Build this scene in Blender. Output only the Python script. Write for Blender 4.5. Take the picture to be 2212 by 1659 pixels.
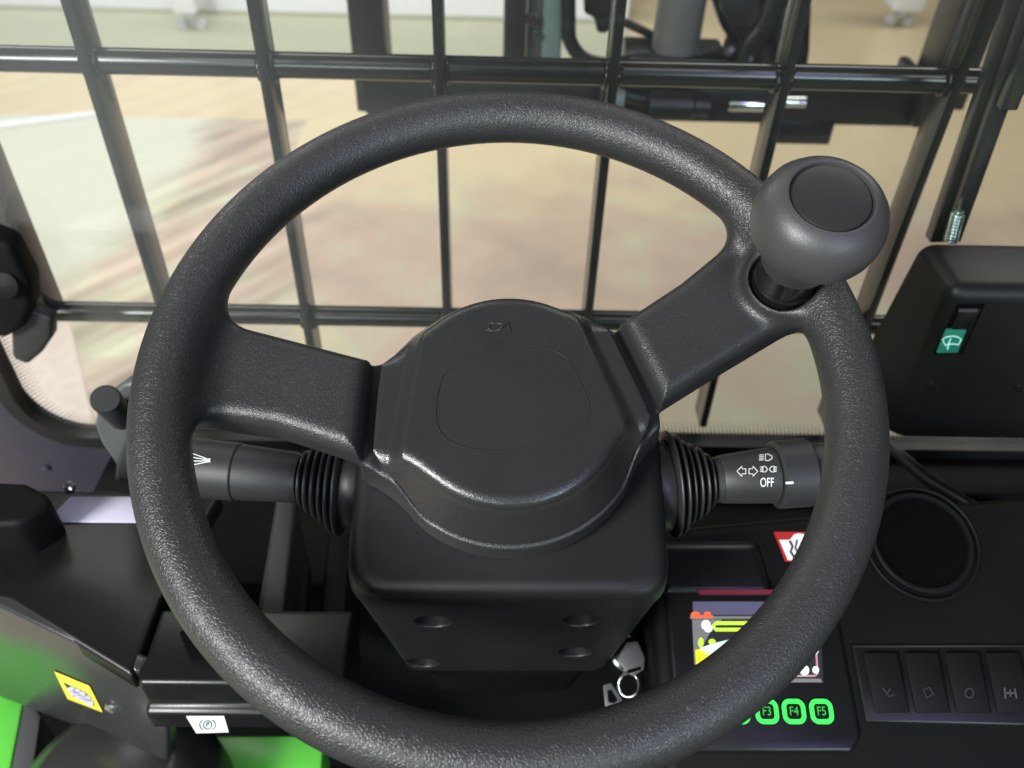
import bpy, bmesh, math
import numpy as np
from mathutils import Matrix, Vector

# ------------------------------------------------------------------ clear
for o in list(bpy.data.objects):
    bpy.data.objects.remove(o)
scene = bpy.context.scene
COL = scene.collection

# ------------------------------------------------------------------ camera
F, PX, PY = 1800.0, 1106.0, 829.5            # focal length and centre, in photo units (2212 wide)
CAM = np.array([-.0076, -.3215, .2775])


def cam_axes(p, y, r):
    f = np.array([math.sin(y) * math.cos(p), math.cos(y) * math.cos(p), -math.sin(p)])
    R = np.array([math.cos(y), -math.sin(y), 0.])
    U = np.cross(R, f)
    c, s = math.cos(r), math.sin(r)
    return np.array([c * R + s * U, -s * R + c * U, f])


AX = cam_axes(*np.radians([40.92, 1.56, 1.89]))
cd = bpy.data.cameras.new('camera')
cam = bpy.data.objects.new('camera', cd)
COL.objects.link(cam)
M = Matrix.Identity(4)
for i in range(3):
    M[i][0], M[i][1], M[i][2], M[i][3] = AX[0][i], AX[1][i], -AX[2][i], CAM[i]
cam.matrix_world = M
cd.sensor_width = 36.0
cd.lens = 36.0 * F / 2212.0
cd.clip_start, cd.clip_end = .01, 200
cd.dof.use_dof = True
cd.dof.focus_distance = .425
cd.dof.aperture_fstop = 8.5
scene.camera = cam

# ------------------------------------------------------------------ world, lamps, exposure
world = bpy.data.worlds.new('World')
scene.world = world
world.use_nodes = True
world.node_tree.nodes['Background'].inputs[0].default_value = (.96, .98, 1, 1)
world.node_tree.nodes['Background'].inputs[1].default_value = .018
scene.view_settings.view_transform = 'Standard'
scene.view_settings.look = 'None'
scene.view_settings.exposure = 0
scene.view_settings.gamma = 1
scene.cycles.use_denoising = True
scene.cycles.max_bounces = 8
scene.cycles.transparent_max_bounces = 12


def area_lamp(name, loc, target, sx, sy, power, col):
    ld = bpy.data.lights.new(name, 'AREA')
    ld.shape, ld.size, ld.size_y = 'RECTANGLE', sx, sy
    ld.energy, ld.color = power, col
    lo = bpy.data.objects.new(name, ld)
    COL.objects.link(lo)
    lo.location = loc
    lo.rotation_euler = (Vector(target) - Vector(loc)).to_track_quat('-Z', 'Y').to_euler()
    return lo


# the hall's ceiling lights ahead of the truck, overhead, and behind the driver on either side, plus one added fill
for sx_ in (-1, 1):
    area_lamp('hall_ceiling_light', (sx_ * 3.4, 4.2, 3.6), (sx_ * 1.2, 3.4, -1.45), 1.0, 6.0, 150, (1, .965, .91))
area_lamp('panel_fill_light', (-1.6, 2.6, 1.6), (-1.6, 5.2, -1.1), 3.4, .3, 95, (.97, .98, 1))  # added unseen lamp, only there to brighten the white back panel
area_lamp('hall_rear_light', (-1.95, -2.1, 1.45), (0, 0, 0), 1.0, 1.05, 205, (.99, 1, .99))
area_lamp('hall_rear_light', (-.75, -3.1, .85), (0, .2, 0), .9, .40, 22, (.78, 1, .96))
area_lamp('hall_rear_light', (1.6, -3.0, .85), (0, .2, 0), 1.2, .55, 42, (.78, .98, 1))
area_lamp('hall_rear_light', (.1, -2.6, 2.6), (0, 0, 0), 1.8, .8, 9, (1, 1, 1))
area_lamp('hall_rear_light', (1.05, -1.8, 1.45), (0, 0, 0), .32, .62, 10, (.42, .34, 1))

# ------------------------------------------------------------------ wheel frame and placing helpers
N = np.array([-.0139, -.4499, 1.])
N /= np.linalg.norm(N)
U = np.cross([0, 1, 0], N)
U /= np.linalg.norm(U)
V = np.cross(N, U)
WM = Matrix.Identity(4)
for i in range(3):
    WM[i][0], WM[i][1], WM[i][2] = U[i], V[i], N[i]
ID = Matrix.Identity(4)


def hit(x, y, p0, nn):
    d = np.array([(x - PX) / F, -(y - PY) / F, 1.]) @ AX
    nn = np.array(nn, float)
    t = np.dot(np.array(p0, float) - CAM, nn) / np.dot(d, nn)
    return CAM + t * d


def atY(x, y, Y): return hit(x, y, (0, Y, 0), (0, 1, 0))
def atZ(x, y, Z): return hit(x, y, (0, 0, Z), (0, 0, 1))
def atX(x, y, X): return hit(x, y, (X, 0, 0), (1, 0, 0))


def wl(x, y, w):
    P = hit(x, y, w * N, N)
    return float(P @ U), float(P @ V)


def toW(P):
    P = np.array(P, float)
    return np.array([P @ U, P @ V, P @ N])


# ------------------------------------------------------------------ materials
MATS = {}


def material(name):
    m = bpy.data.materials.new(name)
    m.use_nodes = True
    MATS[name] = m
    return m, m.node_tree.nodes, m.node_tree.links, m.node_tree.nodes['Principled BSDF']


def coord(n, l, kind='Object'):
    return n.new('ShaderNodeTexCoord').outputs[kind]


def plastic(name, col, rough=.5, grain=0, bump=.3, var=.15, spec=.5, dist=.0004, dust=.0):
    m, n, l, b = material(name)
    b.inputs['Roughness'].default_value = rough
    b.inputs['Specular IOR Level'].default_value = spec
    tc = coord(n, l)
    big = n.new('ShaderNodeTexNoise')
    big.inputs['Scale'].default_value = 22
    big.inputs['Detail'].default_value = 5
    l.new(tc, big.inputs['Vector'])
    ramp = n.new('ShaderNodeMix')
    ramp.data_type = 'RGBA'
    c = np.array(col)
    ramp.inputs[6].default_value = (*(c * (1 - var)), 1)
    ramp.inputs[7].default_value = (*np.minimum(c * (1 + var), 1), 1)
    l.new(big.outputs['Fac'], ramp.inputs[0])
    out = ramp.outputs[2]
    if dust:
        dn = n.new('ShaderNodeTexVoronoi')
        dn.inputs['Scale'].default_value = 230
        l.new(tc, dn.inputs['Vector'])
        th = n.new('ShaderNodeMath')
        th.operation = 'LESS_THAN'
        th.inputs[1].default_value = .018
        l.new(dn.outputs['Distance'], th.inputs[0])
        sp = n.new('ShaderNodeTexNoise')
        sp.inputs['Scale'].default_value = 60
        l.new(tc, sp.inputs['Vector'])
        gt = n.new('ShaderNodeMath')
        gt.operation = 'GREATER_THAN'
        gt.inputs[1].default_value = 1 - dust
        l.new(sp.outputs['Fac'], gt.inputs[0])
        mu = n.new('ShaderNodeMath')
        mu.operation = 'MULTIPLY'
        l.new(th.outputs[0], mu.inputs[0])
        l.new(gt.outputs[0], mu.inputs[1])
        dm = n.new('ShaderNodeMix')
        dm.data_type = 'RGBA'
        dm.inputs[7].default_value = (.45, .45, .43, 1)
        l.new(mu.outputs[0], dm.inputs[0])
        l.new(out, dm.inputs[6])
        out = dm.outputs[2]
    l.new(out, b.inputs['Base Color'])
    rv = n.new('ShaderNodeMapRange')
    rv.inputs[3].default_value = max(.05, rough - .07)
    rv.inputs[4].default_value = min(1, rough + .07)
    l.new(big.outputs['Fac'], rv.inputs[0])
    l.new(rv.outputs[0], b.inputs['Roughness'])
    if grain:
        # leather-like moulded grain: warped cell edges plus fine noise
        wn = n.new('ShaderNodeTexNoise')
        wn.inputs['Scale'].default_value = grain * .55
        wn.inputs['Detail'].default_value = 3
        l.new(tc, wn.inputs['Vector'])
        sub = n.new('ShaderNodeVectorMath')
        sub.operation = 'SUBTRACT'
        sub.inputs[1].default_value = (.5, .5, .5)
        l.new(wn.outputs['Color'], sub.inputs[0])
        sc = n.new('ShaderNodeVectorMath')
        sc.operation = 'SCALE'
        sc.inputs['Scale'].default_value = 1.7 / grain
        l.new(sub.outputs[0], sc.inputs[0])
        ad = n.new('ShaderNodeVectorMath')
        l.new(tc, ad.inputs[0])
        l.new(sc.outputs[0], ad.inputs[1])
        vo = n.new('ShaderNodeTexVoronoi')
        vo.feature = 'DISTANCE_TO_EDGE'
        vo.inputs['Scale'].default_value = grain
        l.new(ad.outputs[0], vo.inputs['Vector'])
        mr = n.new('ShaderNodeMapRange')
        mr.inputs[1].default_value = 0
        mr.inputs[2].default_value = .28
        mr.interpolation_type = 'SMOOTHSTEP'
        l.new(vo.outputs['Distance'], mr.inputs[0])
        fn = n.new('ShaderNodeTexNoise')
        fn.inputs['Scale'].default_value = grain * 2.3
        fn.inputs['Detail'].default_value = 2
        l.new(tc, fn.inputs['Vector'])
        mx = n.new('ShaderNodeMath')
        mx.operation = 'MULTIPLY_ADD'
        mx.inputs[1].default_value = .14
        l.new(fn.outputs['Fac'], mx.inputs[0])
        l.new(mr.outputs[0], mx.inputs[2])
        bp = n.new('ShaderNodeBump')
        bp.inputs['Strength'].default_value = bump
        bp.inputs['Distance'].default_value = dist * .30
        l.new(mx.outputs[0], bp.inputs['Height'])
        l.new(bp.outputs[0], b.inputs['Normal'])
    return m


def metal(name, col, rough=.3):
    m, n, l, b = material(name)
    b.inputs['Base Color'].default_value = (*col, 1)
    b.inputs['Metallic'].default_value = 1
    b.inputs['Roughness'].default_value = rough
    nz = n.new('ShaderNodeTexNoise')
    nz.inputs['Scale'].default_value = 120
    l.new(coord(n, l), nz.inputs['Vector'])
    mr = n.new('ShaderNodeMapRange')
    mr.inputs[3].default_value = rough * .7
    mr.inputs[4].default_value = rough * 1.4
    l.new(nz.outputs['Fac'], mr.inputs[0])
    l.new(mr.outputs[0], b.inputs['Roughness'])
    return m


def glow(name, col, strength):
    m, n, l, b = material(name)
    b.inputs['Base Color'].default_value = (*[c * .5 for c in col], 1)
    b.inputs['Emission Color'].default_value = (*col, 1)
    b.inputs['Emission Strength'].default_value = strength
    b.inputs['Roughness'].default_value = .3
    return m


plastic('rim_foam', (.026, .026, .026), .39, 600, .75, .12, .5, .0005)
plastic('spoke_foam', (.022, .022, .022), .39, 680, .62, .12, .5, .0004)
plastic('cover_plastic', (.021, .021, .021), .28, 700, .45, .10, .5, .0003, dust=.42)
plastic('knob_shell', (.045, .044, .046), .42, 900, .5, .08, .5, .0002)
plastic('knob_cap_plastic', (.020, .020, .020), .42, 1500, .35, .1, .5, .0002, dust=.5)
plastic('shroud_plastic', (.010, .010, .010), .42, 1500, .22, .12, .5, .0002, dust=.36)
plastic('stalk_plastic', (.022, .022, .022), .50, 1600, .12, .1, .45, .0002)
plastic('bellows_rubber', (.017, .017, .017), .42, 900, .12, .15, .5, .0002)
plastic('dash_black', (.004, .004, .004), .58, 900, .25, .2, .14, .0003)
plastic('console_black', (.007, .007, .007), .32, 500, .12, .2, .35, .0003)
plastic('gloss_black', (.008, .008, .008), .18)
plastic('hole_black', (.002, .002, .002), .8, spec=.05)
plastic('guard_paint', (.018, .020, .018), .21, 160, .04, .2, .5, .0006)
plastic('mast_paint', (.022, .022, .022), .40, 90, .15, .3, .5, .001)
plastic('mast_grey', (.14, .14, .135), .38, 90, .12, .2, .5, .001)
plastic('mast_green_grey', (.16, .22, .20), .38, 0)
plastic('rubber_hose', (.010, .010, .010), .45)
plastic('frame_paint', (.036, .033, .046), .32, 120, .12, .15, .5, .0008)  # dark grey paint with the bluish reflection tinted in
plastic('side_panel_paint', (.034, .034, .033), .26, 500, .15, .15, .5, .0003)
plastic('grey_plastic', (.075, .075, .077), .42, 900, .15, .1, .5, .0003)
plastic('green_paint', (.13, .62, .07), .30, 0, var=.06)
plastic('yellow_sticker', (.80, .66, .06), .45, var=.04)
plastic('white_sticker', (.78, .78, .78), .5, var=.04)
plastic('lavender_plate', (.50, .47, .60), .42, var=.08)
plastic('red_sticker', (.42, .02, .02), .45, var=.08)
plastic('red_strip', (.16, .02, .035), .4, var=.1)
plastic('ink_black', (.02, .02, .02), .6)
plastic('ink_grey', (.022, .022, .022), .6)
plastic('ink_white', (.80, .80, .78), .6, var=.02)
plastic('ink_dim', (.055, .055, .055), .6)
plastic('lit_floor_pink', (.66, .56, .49), .45, 0, var=.22)
plastic('housing_plastic', (.006, .006, .006), .5, 700, .3, .2, .35, .0003)
plastic('switch_green', (.02, .20, .13), .35, var=.05)
plastic('hall_white', (.78, .78, .80), .6, var=.05)
plastic('hall_olive', (.42, .43, .31), .6, var=.1)
plastic('caster_grey', (.55, .57, .58), .3)
metal('steel', (.62, .62, .60), .28)
metal('chrome', (.86, .88, .88), .14)
metal('spring_steel', (.55, .68, .62), .22)
glow('screen_dark', (.022, .022, .026), 1.0)
glow('screen_violet', (.085, .08, .14), 1.0)
glow('screen_grey', (.16, .16, .165), 1.0)
glow('screen_white', (.85, .95, .95), 1.0)
glow('screen_lime', (.52, .80, .06), 1.0)
glow('screen_yellow', (1.0, .75, .02), 1.0)
glow('screen_pale', (.62, .95, .80), 1.0)
glow('screen_red', (.95, .13, .05), 1.0)
glow('screen_pink', (.45, .25, .28), 1.0)
glow('button_green', (.05, .95, .10), 1.0)
glow('button_letter', (.03, .42, .06), 1.0)
glow('icon_cyan', (.55, .95, .85), .7)

# thin windscreen glass
m, n, l, b = material('windscreen_glass')
tr = n.new('ShaderNodeBsdfTransparent')
tr.inputs[0].default_value = (.955, .975, .965, 1)
gl = n.new('ShaderNodeBsdfGlossy')
gl.inputs['Roughness'].default_value = .02
fr = n.new('ShaderNodeFresnel')
fr.inputs[0].default_value = 1.45
mx = n.new('ShaderNodeMixShader')
l.new(fr.outputs[0], mx.inputs[0])
l.new(tr.outputs[0], mx.inputs[1])
l.new(gl.outputs[0], mx.inputs[2])
df = n.new('ShaderNodeBsdfDiffuse')
df.inputs[0].default_value = (.80, .82, .80, 1)
dn = n.new('ShaderNodeTexNoise')
dn.inputs['Scale'].default_value = 3.2
dn.inputs['Detail'].default_value = 6
l.new(coord(n, l), dn.inputs['Vector'])
dr = n.new('ShaderNodeMapRange')
dr.inputs[1].default_value, dr.inputs[2].default_value = .35, .75
dr.inputs[3].default_value, dr.inputs[4].default_value = .55, 1.0
l.new(dn.outputs['Fac'], dr.inputs[0])
m2 = n.new('ShaderNodeMixShader')
dx = n.new('ShaderNodeSeparateXYZ')
l.new(coord(n, l), dx.inputs[0])
dg = n.new('ShaderNodeMapRange')           # painted haze for glass reflections, strongest on the left half
dg.interpolation_type = 'SMOOTHSTEP'
dg.inputs[1].default_value, dg.inputs[2].default_value = .10, -.34
dg.inputs[3].default_value, dg.inputs[4].default_value = .010, .085
l.new(dx.outputs[0], dg.inputs[0])
dm = n.new('ShaderNodeMath')
dm.operation = 'MULTIPLY'
l.new(dr.outputs[0], dm.inputs[0])
l.new(dg.outputs[0], dm.inputs[1])
l.new(dm.outputs[0], m2.inputs[0])
l.new(mx.outputs[0], m2.inputs[1])
l.new(df.outputs[0], m2.inputs[2])
l.new(m2.outputs[0], n['Material Output'].inputs['Surface'])

# hall floor: sealed, slightly glossy, patchy tan
m, n, l, b = material('hall_floor')
tc = coord(n, l)
n1 = n.new('ShaderNodeTexNoise')
n1.inputs['Scale'].default_value = 1.7
n1.inputs['Detail'].default_value = 7
n1.inputs['Roughness'].default_value = .6
l.new(tc, n1.inputs['Vector'])
cr = n.new('ShaderNodeValToRGB')
e = cr.color_ramp.elements
e[0].position, e[0].color = .34, (.43, .34, .27, 1)
e[1].position, e[1].color = .72, (.66, .52, .31, 1)
q = cr.color_ramp.elements.new(.50)
q.color = (.53, .41, .32, 1)
q = cr.color_ramp.elements.new(.60)
q.color = (.52, .50, .36, 1)
l.new(n1.outputs['Fac'], cr.inputs[0])
rt = n.new('ShaderNodeVectorRotate')
rt.rotation_type = 'Z_AXIS'
rt.inputs['Angle'].default_value = math.radians(40)
l.new(tc, rt.inputs['Vector'])
mp = n.new('ShaderNodeMapping')
mp.inputs['Scale'].default_value = (9, .8, 1)
l.new(rt.outputs[0], mp.inputs['Vector'])
n2 = n.new('ShaderNodeTexNoise')
n2.inputs['Scale'].default_value = 1.2
n2.inputs['Detail'].default_value = 6
l.new(mp.outputs[0], n2.inputs['Vector'])
sx = n.new('ShaderNodeSeparateXYZ')
l.new(tc, sx.inputs[0])
fx = n.new('ShaderNodeMapRange')
fx.inputs[1].default_value, fx.inputs[2].default_value = -.55, -.85
fx.inputs[3].default_value, fx.inputs[4].default_value = .05, 1.0
l.new(sx.outputs[0], fx.inputs[0])
mm = n.new('ShaderNodeMix')
mm.data_type = 'RGBA'
mm.blend_type = 'OVERLAY'
l.new(fx.outputs[0], mm.inputs[0])
l.new(cr.outputs[0], mm.inputs[6])
l.new(n2.outputs['Fac'], mm.inputs[7])
# lamp reflections painted cream further out and whitish left; olive tone near truck
nz = n.new('ShaderNodeTexNoise')
nz.inputs['Scale'].default_value = 2.6
nz.inputs['Detail'].default_value = 4
l.new(tc, nz.inputs['Vector'])


def zone(prev, colour, a, bx, by, width, wobble, most):
    """blend to colour where bx*x + by*y + a > 0, softly over width"""
    d1 = n.new('ShaderNodeVectorMath')
    d1.operation = 'DOT_PRODUCT'
    d1.inputs[1].default_value = (bx, by, 0)
    l.new(tc, d1.inputs[0])
    ad1 = n.new('ShaderNodeMath')
    ad1.operation = 'MULTIPLY_ADD'
    ad1.inputs[1].default_value = wobble
    l.new(nz.outputs['Fac'], ad1.inputs[0])
    l.new(d1.outputs['Value'], ad1.inputs[2])
    mr1 = n.new('ShaderNodeMapRange')
    mr1.interpolation_type = 'SMOOTHSTEP'
    mr1.inputs[1].default_value = -a + wobble * .5 - width / 2
    mr1.inputs[2].default_value = -a + wobble * .5 + width / 2
    mr1.inputs[4].default_value = most
    l.new(ad1.outputs[0], mr1.inputs[0])
    mz = n.new('ShaderNodeMix')
    mz.data_type = 'RGBA'
    mz.inputs[7].default_value = (*colour, 1)
    l.new(mr1.outputs[0], mz.inputs[0])
    l.new(prev, mz.inputs[6])
    return mz.outputs[2]


cz = zone(mm.outputs[2], (.72, .60, .37), -3.0, .05, 1, .9, 1.4, .75)  # far lamp reflection put into the floor colour
cz = zone(cz, (.46, .45, .32), 1.25, .35, -.95, .5, .7, .65)
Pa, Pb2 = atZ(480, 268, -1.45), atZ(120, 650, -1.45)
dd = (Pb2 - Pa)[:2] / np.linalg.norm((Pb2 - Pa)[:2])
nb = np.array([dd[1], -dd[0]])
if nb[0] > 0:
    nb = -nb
left_glare = zone(mm.outputs[2], (.64, .66, .54), -float(nb @ Pa[:2]), float(nb[0]), float(nb[1]), .25, .5, .92)  # bright light on the glossy floor, painted as a pale area
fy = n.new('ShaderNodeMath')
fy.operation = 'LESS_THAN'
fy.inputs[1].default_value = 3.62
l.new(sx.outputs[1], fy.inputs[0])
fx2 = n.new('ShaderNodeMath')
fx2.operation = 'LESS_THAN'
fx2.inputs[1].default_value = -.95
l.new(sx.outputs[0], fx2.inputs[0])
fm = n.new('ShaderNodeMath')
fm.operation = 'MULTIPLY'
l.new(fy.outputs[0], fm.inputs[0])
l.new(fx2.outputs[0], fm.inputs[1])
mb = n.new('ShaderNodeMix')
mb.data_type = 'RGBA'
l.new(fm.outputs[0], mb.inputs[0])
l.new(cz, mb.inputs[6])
l.new(left_glare, mb.inputs[7])
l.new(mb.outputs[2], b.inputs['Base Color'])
b.inputs['Roughness'].default_value = .30
MATS['hall_floor'] = m

m, n, l, b = material('pale_glare')  # unused; floor reflection painted as pale streaks
tc = coord(n, l)
mp = n.new('ShaderNodeMapping')
mp.inputs['Rotation'].default_value = (0, 0, math.radians(-52))
mp.inputs['Scale'].default_value = (.8, 7, 1)
l.new(tc, mp.inputs['Vector'])
n1 = n.new('ShaderNodeTexNoise')
n1.inputs['Scale'].default_value = 1.6
n1.inputs['Detail'].default_value = 5
l.new(mp.outputs[0], n1.inputs['Vector'])
cr = n.new('ShaderNodeValToRGB')
e = cr.color_ramp.elements
e[0].position, e[0].color = .35, (.62, .66, .52, 1)
e[1].position, e[1].color = .65, (.86, .86, .82, 1)
l.new(n1.outputs['Fac'], cr.inputs[0])
l.new(cr.outputs[0], b.inputs['Base Color'])
b.inputs['Roughness'].default_value = .4

# ------------------------------------------------------------------ object helpers


def link(name, me, mat, parent=None, smooth=True, normals=None):
    o = bpy.data.objects.new(name, me)
    COL.objects.link(o)
    if mat:
        me.materials.clear()
        me.materials.append(MATS[mat])
    if smooth:
        me.polygons.foreach_set('use_smooth', [True] * len(me.polygons))
    if normals is not None:
        me.normals_split_custom_set_from_vertices(normals)
    if parent:
        o.parent = parent
    return o


def thing(name, label, cat, mat4=ID, group=None):
    o = bpy.data.objects.new(name, None)
    COL.objects.link(o)
    o.matrix_world = mat4
    o.empty_display_size = .02
    return tag(o, label, cat, group)


def tag(o, label, cat, group=None):
    o['label'], o['category'] = label, cat
    if group:
        o['group'] = group
    return o


def structure(o):
    o['kind'] = 'structure'
    return o


def mesh_of(verts, faces, name='mesh'):
    me = bpy.data.meshes.new(name)
    me.from_pydata([tuple(map(float, v)) for v in verts], [], [tuple(map(int, f)) for f in faces])
    me.update()
    return me


def frame(o, x, z):
    """matrix with origin o, local x along x and local z as near z as can be"""
    x = Vector(x).normalized()
    z = Vector(z)
    y = z.cross(x).normalized()
    z = x.cross(y).normalized()
    m = Matrix.Identity(4)
    for i in range(3):
        m[i][0], m[i][1], m[i][2], m[i][3] = x[i], y[i], z[i], o[i]
    return m


def bm_finish(bm, bevel, seg, angle=.5):
    if bevel > 0:
        es = [e for e in bm.edges if len(e.link_faces) == 2 and e.calc_face_angle(0) > angle]
        bmesh.ops.bevel(bm, geom=es, offset=bevel, segments=seg, affect='EDGES', profile=.5, clamp_overlap=True)


def auto_smooth(me, angle=.7):
    me.polygons.foreach_set('use_smooth', [True] * len(me.polygons))
    bm = bmesh.new()
    bm.from_mesh(me)
    for e in bm.edges:
        e.smooth = not (len(e.link_faces) == 2 and e.calc_face_angle(0) > angle)
    bm.to_mesh(me)
    bm.free()


def box(name, lo, hi, mat, parent=None, bevel=.002, seg=2, m4=None):
    bm = bmesh.new()
    bmesh.ops.create_cube(bm, size=1)
    lo, hi = np.array(lo, float), np.array(hi, float)
    for v in bm.verts:
        p = lo + (np.array(v.co) + .5) * (hi - lo)
        v.co = p
    bm_finish(bm, bevel, seg)
    if m4 is not None:
        bm.transform(m4)
    me = bpy.data.meshes.new(name)
    bm.to_mesh(me)
    bm.free()
    auto_smooth(me)
    return link(name, me, mat, parent, smooth=False)


def hull_solid(name, bottom, top, mat, parent=None, bevel=.002, seg=2):
    """loft between two polygons of equal length"""
    k = len(bottom)
    vs = list(bottom) + list(top)
    fs = [tuple(range(k))[::-1], tuple(range(k, 2 * k))] + [(i, (i + 1) % k, k + (i + 1) % k, k + i) for i in range(k)]
    bm = bmesh.new()
    bv = [bm.verts.new(tuple(map(float, v))) for v in vs]
    for f in fs:
        bm.faces.new([bv[i] for i in f])
    bmesh.ops.recalc_face_normals(bm, faces=bm.faces)
    bm_finish(bm, bevel, seg)
    me = bpy.data.meshes.new(name)
    bm.to_mesh(me)
    bm.free()
    auto_smooth(me)
    return link(name, me, mat, parent, smooth=False)


def prism(name, poly, depth, mat, parent=None, bevel=.001, seg=2, m4=None):
    """poly: 2D points in local xy; extruded along local -z by depth, then m4"""
    m4 = m4 or ID
    top = [m4 @ Vector((p[0], p[1], 0)) for p in poly]
    bot = [m4 @ Vector((p[0], p[1], -depth)) for p in poly]
    return hull_solid(name, bot, top, mat, parent, bevel, seg)


def tube(name, pts, rad, mat, parent=None, n=16, closed=False, caps=True, m4=None):
    P = [Vector(p) for p in pts]
    R = rad if hasattr(rad, '__len__') else [rad] * len(P)
    vs, fs = [], []
    k = len(P)
    up = None
    for i in range(k):
        if closed:
            t = (P[(i + 1) % k] - P[i - 1]).normalized()
        else:
            t = (P[min(i + 1, k - 1)] - P[max(i - 1, 0)]).normalized()
        if up is None:
            up = t.orthogonal().normalized()
        up = (up - t * up.dot(t)).normalized()
        s = t.cross(up)
        for j in range(n):
            a = 2 * math.pi * j / n
            vs.append(P[i] + R[i] * (math.cos(a) * up + math.sin(a) * s))
    for i in range(k if closed else k - 1):
        for j in range(n):
            a, b2 = i * n + j, i * n + (j + 1) % n
            c, d = ((i + 1) % k) * n + (j + 1) % n, ((i + 1) % k) * n + j
            fs.append((a, b2, c, d))
    if caps and not closed:
        fs.append(tuple(range(n))[::-1])
        fs.append(tuple(range((k - 1) * n, k * n)))
    if m4 is not None:
        vs = [m4 @ v for v in vs]
    me = mesh_of(vs, fs)
    auto_smooth(me, .9)
    return link(name, me, mat, parent, smooth=False)


def smooth_path(pts, k=8):
    """Catmull-Rom through pts"""
    P = [np.array(p, float) for p in pts]
    P = [2 * P[0] - P[1]] + P + [2 * P[-1] - P[-2]]
    out = []
    for i in range(1, len(P) - 2):
        for j in range(k):
            t = j / k
            a, b2, c, d = P[i - 1], P[i], P[i + 1], P[i + 2]
            out.append(.5 * (2 * b2 + (c - a) * t + (2 * a - 5 * b2 + 4 * c - d) * t * t + (3 * b2 - a - 3 * c + d) * t ** 3))
    out.append(P[-2])
    return out


def lathe(name, prof, mat, parent=None, n=48, m4=None, sharp=.6):
    """prof: (r, z) pairs around local z"""
    vs, fs = [], []
    k = len(prof)
    for r, z in prof:
        for j in range(n):
            a = 2 * math.pi * j / n
            vs.append(Vector((r * math.cos(a), r * math.sin(a), z)))
    for i in range(k - 1):
        for j in range(n):
            fs.append((i * n + j, i * n + (j + 1) % n, (i + 1) * n + (j + 1) % n, (i + 1) * n + j))
    fs.append(tuple(range(n))[::-1])
    fs.append(tuple(range((k - 1) * n, k * n)))
    if m4 is not None:
        vs = [m4 @ v for v in vs]
    me = mesh_of(vs, fs)
    bm = bmesh.new()
    bm.from_mesh(me)
    bmesh.ops.remove_doubles(bm, verts=bm.verts, dist=1e-6)
    bmesh.ops.recalc_face_normals(bm, faces=bm.faces)
    bm.to_mesh(me)
    bm.free()
    auto_smooth(me, sharp)
    return link(name, me, mat, parent, smooth=False)


# --- implicit surfaces (smooth moulded shapes) -> mesh
def smin(a, b2, k):
    h = np.clip(.5 + .5 * (b2 - a) / k, 0, 1)
    return b2 * (1 - h) + a * h - k * h * (1 - h)


def smax(a, b2, k): return -smin(-a, -b2, k)


def poly2(u, v, pts):
    """signed distance to a 2D polygon"""
    P = np.array(pts, float)
    d = np.full(u.shape, 1e9, np.float32)
    s = np.ones(u.shape, np.float32)
    k = len(P)
    j = k - 1
    for i in range(k):
        ex, ey = P[j] - P[i]
        wx, wy = u - P[i][0], v - P[i][1]
        t = np.clip((wx * ex + wy * ey) / (ex * ex + ey * ey), 0, 1)
        bx, by = wx - ex * t, wy - ey * t
        d = np.minimum(d, bx * bx + by * by)
        c1 = v >= P[i][1]
        c2 = v < P[j][1]
        c3 = ex * wy > ey * wx
        flip = (c1 & c2 & c3) | (~c1 & ~c2 & ~c3)
        s = np.where(flip, -s, s)
        j = i
    return s * np.sqrt(d)


def implicit(f, lo, hi, h):
    lo, hi = np.array(lo, float), np.array(hi, float)
    nn = np.ceil((hi - lo) / h).astype(int) + 1
    ax = [(lo[i] + h * np.arange(nn[i])).astype(np.float32) for i in range(3)]
    g = np.meshgrid(*ax, indexing='ij')
    D = f(*g)
    I = D < 0
    c = [slice(None, -1), slice(1, None)]
    cnt = np.zeros(tuple(nn - 1), np.int8)
    for a in c:
        for b2 in c:
            for e2 in c:
                cnt += I[a, b2, e2]
    act = (cnt > 0) & (cnt < 8)
    idx = -np.ones(act.shape, int)
    cells = np.argwhere(act)
    idx[act] = np.arange(len(cells))
    p = lo + (cells + .5) * h

    def grad(p):
        e3 = h * .1
        gx = np.stack([f(*(p + np.eye(3)[i] * e3).T) - f(*(p - np.eye(3)[i] * e3).T) for i in range(3)], 1) / (2 * e3)
        return gx
    for it in range(4):
        d = f(*p.T)
        gr = grad(p)
        gg = (gr ** 2).sum(1)
        st = -(d / np.maximum(gg, .05))[:, None] * gr
        ln = np.linalg.norm(st, axis=1)[:, None]
        st *= np.minimum(1, h * .8 / np.maximum(ln, 1e-9))
        p = p + st
    nr = grad(p)
    nr /= np.maximum(np.linalg.norm(nr, axis=1), 1e-9)[:, None]
    faces = []
    for axis in range(3):
        sl0 = [slice(1, -1)] * 3
        sl1 = [slice(1, -1)] * 3
        sl0[axis], sl1[axis] = slice(0, -1), slice(1, None)
        A, B = I[tuple(sl0)], I[tuple(sl1)]
        for inside_first in (True, False):
            e2 = np.argwhere((A & ~B) if inside_first else (~A & B))
            if not len(e2):
                continue
            off = np.ones(3, int)
            off[axis] = 0
            e2 = e2 + off
            o1, o2 = [(1, 2), (2, 0), (0, 1)][axis]
            q = []
            for s1, s2 in ((0, 0), (1, 0), (1, 1), (0, 1)):
                ce = e2.copy()
                ce[:, o1] -= 1 - s1
                ce[:, o2] -= 1 - s2
                q.append(idx[ce[:, 0], ce[:, 1], ce[:, 2]])
            q = np.stack(q, 1)
            faces.append(q if inside_first else q[:, ::-1])
    faces = np.concatenate(faces)
    faces = faces[(faces >= 0).all(1)]
    return p, faces, nr


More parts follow.
